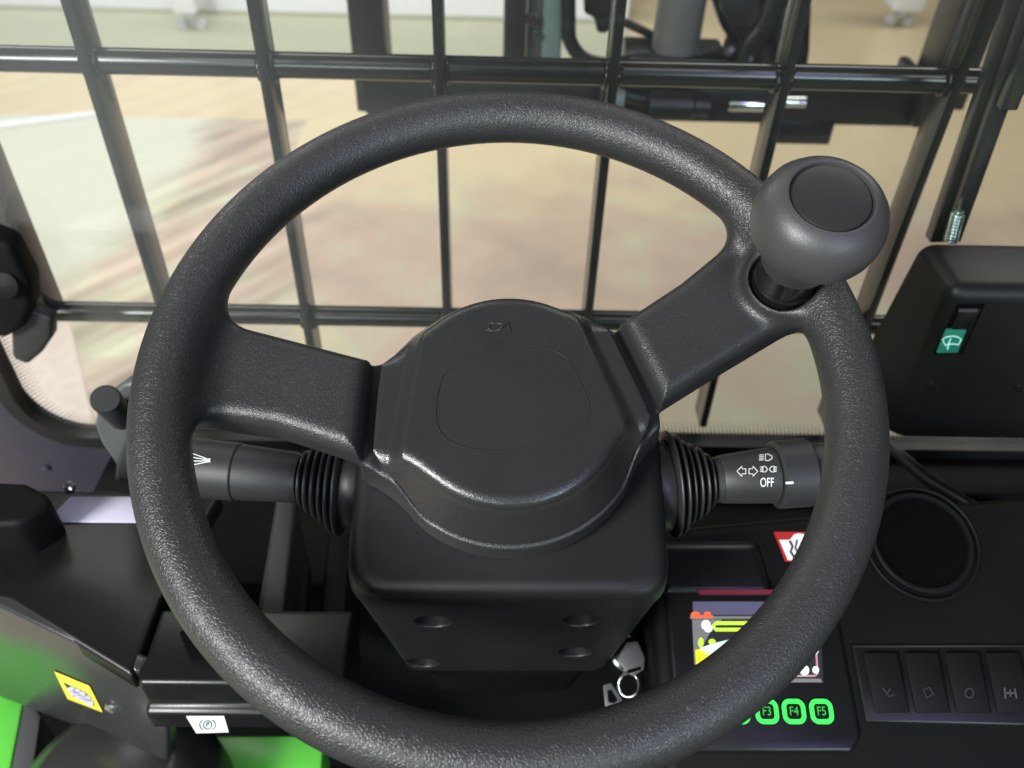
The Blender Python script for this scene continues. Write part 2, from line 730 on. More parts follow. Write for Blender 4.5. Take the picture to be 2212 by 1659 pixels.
def mesh_from(p, faces, nr, name, mat, parent):
    used = np.unique(faces)
    re = -np.ones(len(p), int)
    re[used] = np.arange(len(used))
    me = bpy.data.meshes.new(name)
    fv = re[faces]
    me.vertices.add(len(used))
    me.vertices.foreach_set('co', p[used].astype(np.float32).ravel())
    me.loops.add(fv.size)
    me.loops.foreach_set('vertex_index', fv.astype(np.int32).ravel())
    me.polygons.add(len(fv))
    me.polygons.foreach_set('loop_start', np.arange(0, fv.size, 4, dtype=np.int32))
    me.update(calc_edges=True)
    return link(name, me, mat, parent, True, nr[used].tolist())


# --- flat print: strokes, polygons and letters in 2D, mapped on to a surface
class Ink:
    def __init__(self):
        self.v, self.f = [], []

    def poly(self, pts):
        b0 = len(self.v)
        self.v += [tuple(p) for p in pts]
        self.f.append(tuple(range(b0, b0 + len(pts))))
        return self

    def stroke(self, pts, w, closed=False):
        P = [Vector((p[0], p[1])) for p in pts]
        k = len(P)
        b0 = len(self.v)
        for i in range(k):
            a = P[i - 1] if (closed or i > 0) else P[i]
            c = P[(i + 1) % k] if (closed or i < k - 1) else P[i]
            t = (c - a).normalized()
            nn = Vector((-t.y, t.x)) * w / 2
            self.v += [tuple(P[i] + nn), tuple(P[i] - nn)]
        for i in range(k if closed else k - 1):
            j = (i + 1) % k
            self.f.append((b0 + 2 * i, b0 + 2 * i + 1, b0 + 2 * j + 1, b0 + 2 * j))
        return self

    def arc(self, c, rx, ry, a0, a1, w, n=20, closed=False):
        pts = [(c[0] + rx * math.cos(math.radians(a0 + (a1 - a0) * i / n)),
                c[1] + ry * math.sin(math.radians(a0 + (a1 - a0) * i / n))) for i in range(n + (0 if closed else 1))]
        return self.stroke(pts, w, closed)

    def disc(self, c, r, n=20, ry=None):
        ry = ry or r
        return self.poly([(c[0] + r * math.cos(2 * math.pi * i / n), c[1] + ry * math.sin(2 * math.pi * i / n)) for i in range(n)])

    def text(self, s, c, size, sx=1.0):
        cu = bpy.data.curves.new('letters', 'FONT')
        cu.body, cu.size, cu.align_x, cu.align_y = s, size, 'CENTER', 'CENTER'
        o = bpy.data.objects.new('letters', cu)
        COL.objects.link(o)
        bpy.context.view_layer.update()
        me = o.evaluated_get(bpy.context.evaluated_depsgraph_get()).to_mesh()
        b0 = len(self.v)
        self.v += [(c[0] + v.co.x * sx, c[1] + v.co.y) for v in me.vertices]
        self.f += [tuple(b0 + i for i in p.vertices) for p in me.polygons]
        o.evaluated_get(bpy.context.evaluated_depsgraph_get()).to_mesh_clear()
        bpy.data.objects.remove(o)
        bpy.data.curves.remove(cu)
        return self

    def build(self, name, mat, parent, fn):
        me = mesh_of([fn(x, y) for x, y in self.v], self.f)
        return link(name, me, mat, parent, smooth=False)


def flat(m4, h=.0003):
    return lambda x, y: m4 @ Vector((x, y, h))


def rrect(w, h, r, n=6, c=(0, 0)):
    out = []
    for sx, sy, a0 in ((1, 1, 0), (-1, 1, 90), (-1, -1, 180), (1, -1, 270)):
        for i in range(n + 1):
            a = math.radians(a0 + 90 * i / n)
            out.append((c[0] + sx * (w / 2 - r) + r * math.cos(a), c[1] + sy * (h / 2 - r) + r * math.sin(a)))
    return out


# ================================================================== SETTING
FZ = -1.45
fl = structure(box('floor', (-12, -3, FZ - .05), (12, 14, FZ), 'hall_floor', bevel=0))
# ================================================================== STEERING WHEEL
wheel = thing('steering_wheel', 'black grained three-part steering wheel with spinner knob, filling the picture', 'steering wheel', WM)
LSP = [(-.0760, .0195), (-.172, .0455), (-.174, -.012), (-.120, -.0195), (-.0775, -.0335)]
RSP = [(.0620, .0432), (.096, .0675), (.142, .108), (.170, .052), (.149, .040), (.113, .0175), (.0806, -.0035)]


LW = [(-.0722, .0182), (-.0604, .0220), (-.047, .031), (-.03, .035), (-.03, -.045), (-.050, -.0400), (-.064, -.0370), (-.0742, -.0330)]
RW = [(.02, .042), (.0370, .0450), (.0452, .0425), (.0545, .0418), (.0582, .0393), (.0768, -.0081), (.0768, -.0122), (.0706, -.0168), (.05, -.024), (.02, -.02)]


def sstep(t):
    t = np.clip(t, 0, 1)
    return t * t * (3 - 2 * t)


def line_side(u, v, a, b2):      # signed distance to a line, positive on its left
    d = np.array(b2) - np.array(a)
    d = d / np.linalg.norm(d)
    return d[0] * (v - a[1]) - d[1] * (u - a[0])


def cover_plan(u, v):
    c = np.sqrt(u * u + (v + .0035) ** 2) - .0605
    return smin(smin(c, poly2(u, v, LW), .010), poly2(u, v, RW), .010)


def cover_bottom(u, v):          # parting line between cover and hub, rising towards the spokes
    el = -line_side(u, v, (-.0722, .03), (-.0748, -.05))
    er = -line_side(u, v, (.0768, -.0081), (.0582, .0393))
    return -.0365 + .0205 * sstep((el + .034) / .034) + .0205 * sstep((er + .030) / .030)


def f_wheel(u, v, w):
    r = np.sqrt(u * u + v * v)
    ring = np.sqrt((r - .175) ** 2 + w * w) - .015
    dl = poly2(u, v, LSP) - .12 * np.clip(-.012 - w, 0, .03)
    dr = poly2(u, v, RSP) - .12 * np.clip(-.012 - w, 0, .03)
    tl = -.0075 - .0025 * np.clip((u + .165) / .09, 0, 1)
    slab = np.maximum(w - tl, -.033 - w)
    sl = smax(dl, slab, .009)
    tr2 = -.0065 - .0025 * np.clip((.165 - r) / .09, 0, 1)
    sr = smax(dr, np.maximum(w - tr2, -.033 - w), .009)
    wb = cover_bottom(u, v)
    ob = cover_plan(u, v) - .50 * np.clip(-.013 - wb, 0, .05) - .10 * np.clip(wb - w, 0, .03) - .0012
    base = smax(ob, np.maximum(w - wb + .0008 + .008 * sstep((wb + .026) / .009), -.054 - w), .0025)
    # socket for the knob
    sp = smin(sl, sr, .004)
    sp = smin(sp, base, .0025)
    d = smin(ring, sp, .018)
    sock = np.maximum(np.sqrt((u - .148) ** 2 + (v - .0605) ** 2) - .0180, -.004 - w)
    pad = smax(np.sqrt((u - .148) ** 2 + (v - .0605) ** 2) - .0205, np.maximum(w - .0035, -.02 - w), .006)
    d = smin(d, pad, .008)
    d = smax(d, -sock, .0030)
    return d


p, fc, nr = implicit(f_wheel, (-.194, -.194, -.066), (.194, .194, .020), .0015)
cen = p[fc].mean(1)
rr = np.hypot(cen[:, 0], cen[:, 1])
tor = np.sqrt((rr - .175) ** 2 + cen[:, 2] ** 2) - .015
isrim = (tor < .0012) & (rr > .158)
ishub = ~isrim & (np.hypot(cen[:, 0], cen[:, 1]) < .072)
mesh_from(p, fc[isrim], nr, 'rim', 'rim_foam', wheel)
mesh_from(p, fc[~isrim & ~ishub & (cen[:, 0] < 0)], nr, 'spoke', 'spoke_foam', wheel)
mesh_from(p, fc[~isrim & ~ishub & (cen[:, 0] >= 0)], nr, 'spoke', 'spoke_foam', wheel)
mesh_from(p, fc[ishub], nr, 'hub_base', 'spoke_foam', wheel)

def f_cover(u, v, w):
    o = cover_plan(u, v) - .50 * np.clip(-.013 - w, 0, .05)
    # keep clear of the two spokes
    o = np.maximum(o, line_side(u, v, (-.0722, .03), (-.0748, -.05)) * -1)
    o = np.maximum(o, line_side(u, v, (.0768, -.0081), (.0582, .0393)) * -1)
    el = -line_side(u, v, (-.0485, .028), (-.0555, -.034))   # > 0 to the wing side
    er = -line_side(u, v, (.0595, -.0163), (.0365, .0450))
    step = .0060 * sstep((el + .003) / .010) + .0060 * sstep((er + .003) / .010)
    top = -.0072 - step - .35 * (u * u + v * v)
    d = smax(o, w - top, .0075)
    return smax(d, cover_bottom(u, v) - w, .0022)


p, fc, nr = implicit(f_cover, (-.084, -.084, -.041), (.084, .072, .002), .0010)
cover = mesh_from(p, fc, nr, 'hub_cover', 'cover_plastic', wheel)


def cover_z(u, v):
    w = np.linspace(-.02, 0, 201)
    d = f_cover(np.full(201, u), np.full(201, v), w)
    return float(w[np.argmax(d > 0)])


def on_cover(x, y, lift=.0):
    a = wl(x, y, -.008)
    return Vector((a[0], a[1], cover_z(*a) + lift))


D5 = lambda x, y: (734.4 + x * .3646, 604.8 + y * .3646)
ring = [D5(*q) for q in [(575, 690), (620, 550), (730, 475), (850, 420), (1000, 395), (1190, 402), (1330, 455), (1400, 570), (1465, 710), (1478, 800),
                         (1420, 872), (1280, 942), (1060, 1003), (900, 1015), (700, 980), (600, 910), (568, 800)]]
ringp = smooth_path(ring + [ring[0]], 5)[:-1]
tube('cover_ring', [on_cover(*q, -.00012) for q in ringp], .00050, 'cover_plastic', cover, 6, True)
# moulded horn symbol
horn = thing_pts = [(870, 268), (885, 295), (905, 302), (930, 300), (952, 290), (962, 275), (950, 260), (925, 255), (900, 258), (882, 270), (884, 290)]
tube('horn_symbol', [on_cover(*q, -.0001) for q in smooth_path([D5(*q) for q in horn], 3)], .00080, 'cover_plastic', cover, 8)
tube('horn_symbol', [on_cover(*D5(*q), -.0001) for q in [(960, 278), (978, 266), (992, 252), (1000, 285), (1010, 318)]], .00080, 'cover_plastic', cover, 8)
tube('horn_symbol', [on_cover(*D5(*q), -.0001) for q in [(858, 300), (875, 297), (900, 305)]], .0007, 'cover_plastic', cover, 8)

# spinner knob
KM = Matrix.Translation((.1482, .0608, 0))
lathe('knob_collar', [(0, -.006), (.0165, -.006), (.0168, .0035), (.0160, .0045), (.0145, .026), (0, .026)], 'gloss_black', wheel, m4=KM)
knob = lathe('spinner_knob', [(0, .0200), (.0160, .0200), (.0180, .0212), (.0202, .0275), (.0230, .0350), (.0256, .0420), (.0264, .0448), (.0266, .0452), (.0292, .0452), (.0303, .0460), (.0315, .0500),
                              (.0320, .0550), (.0317, .0605), (.0299, .0662), (.0268, .0706), (.0230, .0734), (.0207, .0742), (.0199, .0740), (.0194, .0715),
                              (0, .0715)], 'knob_shell', wheel, 96, KM, .5)
lathe('knob_cap', [(0, .066), (.0187, .066), (.0187, .0728), (.0182, .0737), (.0170, .0740), (.010, .0745), (.0001, .0747)], 'knob_cap_plastic', knob, 64, KM, .6)

# ================================================================== STEERING COLUMN
column = thing('steering_column', 'black plastic steering column housing behind the hub, four screw recesses in front', 'steering column', WM)


def front_v(w): return -.0965 + .15 * (w + .078)


SCREWS = []
nf = np.array([0, -1, .15]) / math.hypot(1, .15)
for q in [(935, 1344), (1254, 1342), (913, 1433), (1243, 1410)]:
    # camera ray meets the front face of the lower housing
    c0 = toW(CAM)
    d0 = toW(hit(*q, CAM + AX[2], AX[2]) - CAM)
    pf = np.array([0, front_v(-.10), -.10])
    t = np.dot(pf - c0, nf) / np.dot(d0, nf)
    SCREWS.append(c0 + t * d0)


def f_col(u, v, w):
    au = np.abs(u)
    # upper cap
    up = smax(smax(au - .0872, np.abs(v + .034) - .0635, .022), np.maximum(w + .0585, -.088 - w), .010)
    wd = np.clip(-.070 - w, 0, .2)
    lowr = smax(smax(au - (.0862 - .105 * wd), np.maximum((front_v(w) - v) / 1.01, v - .02), .012), smax(w + .066, -.226 - w, .004), .010)
    d = smin(up, lowr, .003)
    for s in SCREWS:
        rel = (u - s[0], v - s[1], w - s[2])
        al = rel[0] * nf[0] + rel[1] * nf[1] + rel[2] * nf[2]
        ra = np.sqrt(np.maximum(rel[0] ** 2 + rel[1] ** 2 + rel[2] ** 2 - al * al, 0))
        d = smax(d, -np.maximum(ra - .0105, -.008 - al), .0012)
    return d


p, fc, nr = implicit(f_col, (-.092, -.134, -.230), (.092, .040, -.054), .0013)
cen = p[fc].mean(1)
isup = cen[:, 2] > -.0885
mesh_from(p, fc[isup], nr, 'upper_housing', 'shroud_plastic', column)
low = mesh_from(p, fc[~isup], nr, 'lower_housing', 'shroud_plastic', column)
for s in SCREWS:
    m4 = frame(s - nf * .0078, (1, 0, 0), nf)
    lathe('screw', [(0, 0), (.0052, 0), (.0052, .0018), (.0040, .0032), (.0022, .0036), (.0020, .0015), (0, .0015)], 'gloss_black', low, 24, m4)
box('column_post', (-.064, -.126, -.44), (.064, -.02, -.222), 'dash_black', column, .014, 4,
    Matrix.Translation((0, .012, 0)) @ Matrix.Shear('XY', 4, (0, 0)))

# ================================================================== STALKS


def stalk(name, label, pts, label_side):
    """pts: four photo points on the axis, from the housing outward; built at the depth of the housing's side"""
    w0 = -.089
    A = np.array([*wl(*pts[0], w0), w0])
    B = np.array([*wl(*pts[1], w0), w0])
    ax = (B - A) / np.linalg.norm(B - A)
    base = WM @ Vector(A)
    root = thing(name, label, 'stalk', Matrix.Translation(base) @ WM.to_3x3().to_4x4())
    # local frame: z along the axis
    tocam = Vector(toW(CAM) - A)
    m4 = frame((0, 0, 0), ax, tocam)          # x axis, z to camera
    lz = Matrix(((0, 0, 1, 0), (0, 1, 0, 0), (-1, 0, 0, 0), (0, 0, 0, 1)))   # lathe z -> x
    return root, m4, m4 @ lz @ Matrix.Diagonal((1.05, 1.05, 1, 1)), np.linalg.norm(B - A)


def bell_profile(L, r0, r1, nrib):
    prof = [(0, -.010), (r0 - .008, -.010), (r0 - .006, -.001)]
    for i in range(nrib):
        s0 = i / nrib
        ro = r0 + (r1 - r0) * (s0 + .5 / nrib) + .0006 * math.sin(i * 2.1)
        st = L / nrib
        z = L * s0
        prof += [(ro - .0060, z + .03 * st), (ro - .0034, z + .10 * st), (ro - .0008, z + .24 * st), (ro, z + .42 * st), (ro - .0003, z + .58 * st), (ro - .0022, z + .72 * st), (ro - .0056, z + .88 * st)]
    prof += [(r1 - .002, L), (r1 - .003, L + .006), (0, L + .006)]
    return prof


# right stalk
rs, m4, ml, _ = stalk('light_stalk', 'black turn signal and light stalk with white OFF lettering', [(1440, 1046), (1740, 1020)], 1)
SCL = .462 / F     # metres per photo unit at the stalk


def along(x): return (x - 1440) * SCL * 1.0


L = along(1548)
lathe('bellows', bell_profile(L, .0320, .0148, 6), 'bellows_rubber', rs, 48, ml, 1.2)
lathe('inner_sleeve', [(0, L), (.0128, L), (.0132, along(1562)), (0, along(1562))], 'stalk_plastic', rs, 48, ml)
rb = .0152
bar = lathe('barrel', [(0, along(1563)), (rb - .0022, along(1563)), (rb - .0016, along(1566)), (rb, along(1640)), (rb + .0008, along(1690)), (rb + .0004, along(1692)), (0, along(1692))],
            'stalk_plastic', rs, 64, ml)
col = lathe('turning_collar', [(0, along(1693)), (.0178, along(1693)), (.0192, along(1697)), (.0196, along(1770)), (.0190, along(1773)), (.0165, along(1774)), (.0155, along(1880)),
                         (.0148, along(1892)), (.0130, along(1898)), (0, along(1899))], 'stalk_plastic', rs, 64, ml)


def on_barrel(root, m4, r):
    """photo point -> point on the cylinder of radius r round the stalk's axis"""
    R3 = WM.to_3x3()
    inv = (root.matrix_world @ m4).inverted()
    o3 = inv @ Vector(CAM)

    def fn(x, y):
        d3 = inv.to_3x3() @ Vector(hit(x, y, CAM + AX[2], AX[2]) - CAM)
        a, b2, c = d3.y ** 2 + d3.z ** 2, o3.y * d3.y + o3.z * d3.z, o3.y ** 2 + o3.z ** 2 - r * r
        t = (-b2 - math.sqrt(max(b2 * b2 - a * c, 0))) / a
        return m4 @ (o3 + d3 * t)
    return fn


axis_r = lambda x: 1046 - (x - 1440) * 26 / 300
fb = on_barrel(rs, m4, (rb + .0010) * 1.05)
ik = Ink()
for s, x0 in ((-1, 1592), (1, 1637)):        # two arrows
    P = [(0, 0), (11, -11), (11, -5.5), (19, -5.5), (19, 5.5), (11, 5.5), (11, 11)]
    ik.stroke([(x0 - s * px, 1018 + py) for px, py in P], 1.7, True)
# position lamps
for s, xc in ((-1, 1653), (1, 1667)):
    ik.stroke([(xc - s * 6, 1008), (xc - s * 6, 1019), (xc - s * 1, 1020), (xc + s * 5, 1016), (xc + s * 5, 1011), (xc - s * 1, 1007)] if False else
              [(xc + s * 6 * 0 - s * 5, 1013.5), (xc - s * 1, 1008), (xc + s * 5, 1007), (xc + s * 5, 1020), (xc - s * 1, 1019)], 1.6, True)
    for j in (-1, 0, 1):
        xo = 1645 if s < 0 else 1675
        ik.stroke([(xo + (-3 if s < 0 else -2), 1013.5 + j * 5), (xo + (2 if s < 0 else 3), 1013.5 + j * 4)], 1.7)
# dipped beam
ik.stroke([(1654, 981), (1660, 981), (1667, 985), (1668, 988), (1667, 991), (1660, 995), (1654, 995), (1653, 988)], 1.7, True)
for j in range(4):
    ik.stroke([(1640, 983 + j * 3.6), (1650, 982 + j * 3.6)], 1.6)
# the letters OFF
tx = Ink().text('OFF', (0, 0), 28, .62)
ik.v += [(1657 + x, 1043 - y) for x, y in tx.v]
b0 = len(ik.v) - len(tx.v)
ik.f += [tuple(b0 + i for i in f) for f in tx.f]
ik.build('printed_symbols', 'ink_white', bar, fb)
Ink().poly([(1697, 1046), (1714, 1045), (1714, 1040), (1697, 1041)]).build('index_mark', 'ink_white', col, on_barrel(rs, m4, .0199 * 1.05))

# left stalk
ls, m4, ml, _ = stalk('wiper_stalk', 'black washer stalk with a printed spray symbol left of the hub', [(752, 1042), (455, 1014)], -1)


def along(x): return (752 - x) * SCL


L = along(640)
lathe('bellows', bell_profile(L, .0320, .0148, 6), 'bellows_rubber', ls, 48, ml, 1.2)
lathe('inner_sleeve', [(0, L), (.0128, L), (.0140, along(630)), (0, along(630))], 'stalk_plastic', ls, 48, ml)
bar = lathe('barrel', [(0, along(631)), (.0138, along(631)), (.0142, along(628)), (.0160, along(500)), (.0156, along(498)), (0, along(498))], 'stalk_plastic', ls, 64, ml)
tip = lathe('end_cap', [(0, along(497)), (.0158, along(497)), (.0164, along(494)), (.0168, along(400)), (.0160, along(330)), (.013, along(318)), (0, along(316))], 'stalk_plastic', ls, 64, ml)
axis_l = lambda x: 1042 - (752 - x) * 28 / 297
fsp = on_barrel(ls, m4, .0171 * 1.05)
ik = Ink()
for x1, y1 in ((412, 976), (412, 985), (412, 994), (412, 1003)):
    ik.stroke([(453, 995 + (y1 - 990) * .12), (x1, y1 + 2)], 1.7)
ik.stroke([(453, 990), (453, 999)], 2)
ik.build('printed_symbol', 'ink_white', tip, fsp)

# ================================================================== WINDSCREEN, FRAME, GUARD
GY = .290
ws = thing('windscreen', 'clear windscreen pane with dotted black rim inside the steel guard', 'windscreen', Matrix.Translation((0, GY, -.33)))


def local(o, pts):
    inv = o.matrix_world.inverted()
    return [inv @ Vector(p) for p in pts]


XL, XR, ZB, ZT = -.474, .60, -.325, .45


def glass_outline(inset, rc=.060, n=14):
    pts = []
    for cx, cz, a0 in ((XL + rc, ZB + rc, 180), (XR - rc, ZB + rc, 270), (XR - rc, ZT - rc, 0), (XL + rc, ZT - rc, 90)):
        for i in range(n + 1):
            a = math.radians(a0 + 90 * i / n)
            pts.append((cx + (rc - inset) * math.cos(a), cz + (rc - inset) * math.sin(a)))
    return pts


o = glass_outline(-.012)
link('glass', mesh_of(local(ws, [(x, GY, z) for x, z in o] + [(x, GY + .004, z) for x, z in o]),
                      [tuple(range(len(o)))]), 'windscreen_glass', ws, False)


def ring_mesh(a, b2, y0, y1):
    k = len(a)
    vs = [(x, y0, z) for x, z in a] + [(x, y0, z) for x, z in b2] + [(x, y1, z) for x, z in a] + [(x, y1, z) for x, z in b2]
    fs = []
    for i in range(k):
        j = (i + 1) % k
        fs += [(i, j, k + j, k + i), (2 * k + i, 3 * k + i, 3 * k + j, 2 * k + j), (i, 2 * k + i, 2 * k + j, j), (k + i, k + j, 3 * k + j, 3 * k + i)]
    return vs, fs


vs, fs = ring_mesh(glass_outline(-.010), glass_outline(.004), GY - .014, GY + .006)
me = mesh_of(local(ws, vs), fs)
link('gasket', me, 'rubber_hose', ws, False)
# dotted print fading inward
vs, fs = [], []
for row in range(7):
    ol = glass_outline(.0055 + row * .0032, .060, 60)
    per = [np.linalg.norm(np.subtract(ol[i], ol[i - 1])) for i in range(len(ol))]
    tot, nxt, acc = 0, .002 * (row % 2), []
    rad = .00150 - row * .00017
    for i in range(1, len(ol) + 1):
        a, b2 = np.array(ol[i - 1]), np.array(ol[i % len(ol)])
        sl2 = np.linalg.norm(b2 - a)
        while nxt <= tot + sl2 and sl2 > 0:
            q = a + (b2 - a) * (nxt - tot) / sl2
            acc.append(q)
            nxt += .0040
        tot += sl2
    for j, q in enumerate(acc):
        if q[0] > XL + .30 and q[1] > ZB + .05:
            continue
        if q[1] > -.05:
            continue
        b0 = len(vs)
        for t in range(6):
            vs.append((q[0] + rad * math.cos(t * math.pi / 3), GY - .0007, q[1] + rad * math.sin(t * math.pi / 3)))
        fs.append(tuple(range(b0, b0 + 6)))
dots = link('frit_dots', mesh_of(local(ws, vs), fs), 'hole_black', ws, False)
dots['kind'] = 'stuff'

cab = thing('cab_frame', 'dark grey steel cab frame with bluish reflection in its paint colour below and beside the windscreen', 'cab frame', Matrix.Translation((0, GY, -.45)))
inn, outr = glass_outline(-.011), [(x, z) for x, z in glass_outline(-.16, .060)]
vs, fs = ring_mesh(outr, inn, GY - .012, GY + .003)
link('front_panel', mesh_of(local(cab, vs), fs), 'frame_paint', cab, False)
Pb = atY(90, 1070, GY - .013)
lathe('bolt', [(0, 0), (.0038, 0), (.0038, .002), (.002, .003), (0, .003)], 'frame_paint', cab, 16,
      frame(local(cab, [Pb])[0], (1, 0, 0), (0, -1, 0)))
Pb = atY(128, 1018, GY - .013)
lathe('bolt', [(0, 0), (.0038, 0), (.0038, .002), (.002, .003), (0, .003)], 'frame_paint', cab, 16,
      frame(local(cab, [atY(100, 1010, GY - .013)])[0], (1, 0, 0), (0, -1, 0)))

guard = thing('window_guard', 'black welded steel bar guard in front of the windscreen', 'guard', Matrix.Translation((0, .335, -.33)))
YG, T2 = .320, .004
for k in range(6):
    x = -.324 + .1349 * k
    box('vertical_bar', local(guard, [(x - T2, YG, -.336)])[0], local(guard, [(x + T2, YG + .030, .50)])[0], 'guard_paint', guard, .0012, 2)
box('frame_upright', local(guard, [(-.446, YG, -.206)])[0], local(guard, [(-.430, YG + .030, .50)])[0], 'guard_paint', guard, .0012, 2)
for z in (.0344, -.2081):
    tube('crossbar', local(guard, [(-.60 if z > 0 else -.44, YG + .016, z), (.62, YG + .016, z)]), .0100, 'guard_paint', guard, 32)
rng = np.random.default_rng(4)
for z in (.0344, -.2081):
    for k in range(6):
        x = -.324 + .1349 * k
        for s in (-1, 1):
            pts = []
            for i in range(19):
                a = math.radians(-200 + 220 * i / 18) - math.pi / 2 + .9
                rr2 = .0108 + .0006 * math.sin(i * 1.9 + k)
                pts.append((x + s * (T2 + .0006), YG + .016 + rr2 * math.cos(a), z + rr2 * math.sin(a)))
            tube('weld_bead', local(guard, pts), [.0024 + .0007 * math.sin(i * 2.4 + k * s) + (.0006 * rng.random()) for i in range(19)], 'guard_paint', guard, 8)

# ================================================================== LEFT: LAMP-LIKE HINGE AND KNOBBED BRACKET
hg = thing('mirror_bracket', 'blurred black rounded bracket at the left edge by the guard', 'bracket', Matrix.Translation(atY(20, 700, .27)))
Q = atY(10, 590, .262)
hull = [atY(x, y, .250) for x, y in [(-60, 500), (20, 530), (62, 610), (68, 660), (48, 710), (10, 735), (-70, 720)]]
hull_solid('bracket_body', local(hg, [h + np.array([0, .025, 0]) for h in hull]), local(hg, hull), 'dash_black', hg, .006, 3)
hull = [atY(x, y, .262) for x, y in [(20, 690), (66, 668), (112, 690), (112, 730), (88, 765), (58, 790), (25, 775)]]
hull_solid('bracket_foot', local(hg, [h + np.array([0, .015, 0]) for h in hull]), local(hg, hull), 'stalk_plastic', hg, .004, 3)
lathe('bracket_bolt', [(0, 0), (.012, 0), (.011, .004), (.004, .006), (0, .006)], 'dash_black', hg, 16, frame(local(hg, [atY(15, 615, .249)])[0], (1, 0, 0), (0, -1, .4)))

BY = .135
kb = thing('adjuster_knob_bracket', 'grey bracket with black cylindrical knob behind the wheel rim, left side', 'adjuster', Matrix.Translation(atY(255, 1040, BY)))
hull = [atY(x, y, BY) for x, y in [(232, 850), (262, 828), (300, 822), (345, 850), (330, 1000), (300, 1060), (262, 1040), (243, 1000), (215, 960), (200, 920), (206, 885)]]
hull_solid('bracket_body', local(kb, [h + np.array([.004, .018, -.004]) for h in hull]), local(kb, hull), 'grey_plastic', kb, .005, 3)
hull = [atY(x, y, BY - .012) for x, y in [(272, 950), (285, 935), (320, 940), (320, 1050), (270, 1045), (247, 1040), (250, 1005)]]
hull_solid('cover_flap', local(kb, [h + np.array([0, .010, 0]) for h in hull]), local(kb, hull), 'stalk_plastic', kb, .003, 3)
Pk = atY(262, 900, BY)
Pt = atY(228, 862, BY - .045)
d = Vector(Pt - Pk)
lathe('knob', [(0, -.004), (.0095, -.004), (.0098, d.length - .002), (.0085, d.length), (0, d.length)], 'stalk_plastic', kb, 32,
      frame(local(kb, [Pk])[0], d.orthogonal(), d))

# ================================================================== RIGHT: WIPER HOUSING AND ARM
ZH = -.045
A1, A2 = atZ(2054, 624, ZH), atZ(1968, 514, ZH)
wh = thing('wiper_motor_housing', 'black moulded wiper motor housing with green wiper switch at the right edge', 'housing', Matrix.Translation((.45, A1[1], -.28)))
yf, yb = A1[1], A2[1]
Bt = atY(1945, 955, yf + .02)
top = [(A1[0], yf), (A1[0] + .28, yf), (A1[0] + .28, yb), (A2[0] + .006, yb)]
s_l = atY(1905, 690, (yf + yb) / 2)
bot = [(Bt[0] - .002, yf + .02), (A1[0] + .28, yf + .02), (A1[0] + .28, yb + .02), (Bt[0] - .045, yb + .0)]
hull_solid('housing_body', local(wh, [(x, y, Bt[2]) for x, y in bot]), local(wh, [(x, y, ZH) for x, y in top]), 'housing_plastic', wh, .012, 5)
fn2 = np.array([0, -(ZH - Bt[2]), -.02])
fn2 = fn2 / np.linalg.norm(fn2)
if fn2[1] > 0:
    fn2 = -fn2
ft = np.array([0, yf, ZH])
sw = [hit(x, y, ft, fn2) for x, y in [(2018, 766), (2078, 764), (2128, 655), (2070, 657)]]
hull_solid('switch_bezel', local(wh, [s + fn2 * -.003 for s in sw]), local(wh, [s + fn2 * .0012 for s in sw]), 'hole_black', wh, .0008, 2)
sw = [hit(x, y, ft, fn2) for x, y in [(2026, 762), (2070, 760), (2116, 662), (2074, 663)]]
rk = hull_solid('rocker', local(wh, [s + fn2 * .0005 for s in sw]), local(wh, [s + fn2 * .003 for s in sw]), 'gloss_black', wh, .0006, 2)
sw = [hit(x, y, ft + fn2 * .0035, fn2) for x, y in [(2024, 763), (2069, 762), (2088, 713), (2045, 713)]]
hull_solid('rocker_lens', local(wh, [s - fn2 * .002 for s in sw]), local(wh, sw), 'switch_green', rk, .0004, 2)
sw2 = [hit(x, y, ft + fn2 * .0033, fn2) for x, y in [(2073, 669), (2112, 669), (2111, 674), (2071, 674)]]
hull_solid('rocker_mark', local(wh, [s - fn2 * .001 for s in sw2]), local(wh, sw2), 'ink_dim', rk, 0, 1)
ik = Ink()
ik.stroke([(2036, 733), (2045, 728), (2057, 726), (2069, 728), (2077, 733), (2070, 745), (2062, 743), (2053, 743), (2042, 746)], 2.2, True)
ik.stroke([(2047, 755), (2049, 742), (2054, 731)], 2.2)
ik.build('wiper_symbol', 'icon_cyan', rk, lambda x, y: local(wh, [hit(x, y, ft + fn2 * .0038, fn2)])[0])
for q in [(2013, 832), (2205, 838)]:
    s = hit(*q, ft, fn2)
    lathe('screw', [(0, -.001), (.0042, -.001), (.0042, .0012), (.0025, .0022), (0, .0022)], 'gloss_black', wh, 20, frame(local(wh, [s])[0], (1, 0, 0), fn2))

wa = thing('windscreen_wiper', 'black wiper arm with coil spring rising from the motor housing', 'wiper', Matrix.Translation(atY(2050, 515, .255)))
for (x0, x1, d2, t, nm) in ((2236, 2030, .262, .0080, 'arm_channel'), (2266, 2058, .250, .0065, 'arm_rail'), (2300, 2180, .240, .006, 'blade_holder')):
    a, b2 = atY(x0, -60, d2), atY(x1, 525 if nm != 'blade_holder' else 240, d2)
    dv = Vector(b2 - a)
    m4 = frame(local(wa, [a])[0], dv, (0, -1, 0))
    box(nm, (0, -t, -.012), (dv.length, t, 0), 'guard_paint', wa, .0015, 2, m4)
a, b2 = atY(2078, 428, .243), atY(2055, 520, .243)
cp = []
dv = (b2 - a)
e1 = np.cross(dv / np.linalg.norm(dv), [0, 1, 0])
for i in range(0, 9 * 14):
    t = i / (9 * 14)
    ang = 2 * math.pi * 9 * t
    if t < .0:
        continue
    cp.append(a + dv * (.32 + .68 * t) + .0042 * (math.cos(ang) * e1 + math.sin(ang) * np.array([0, 1, 0])))
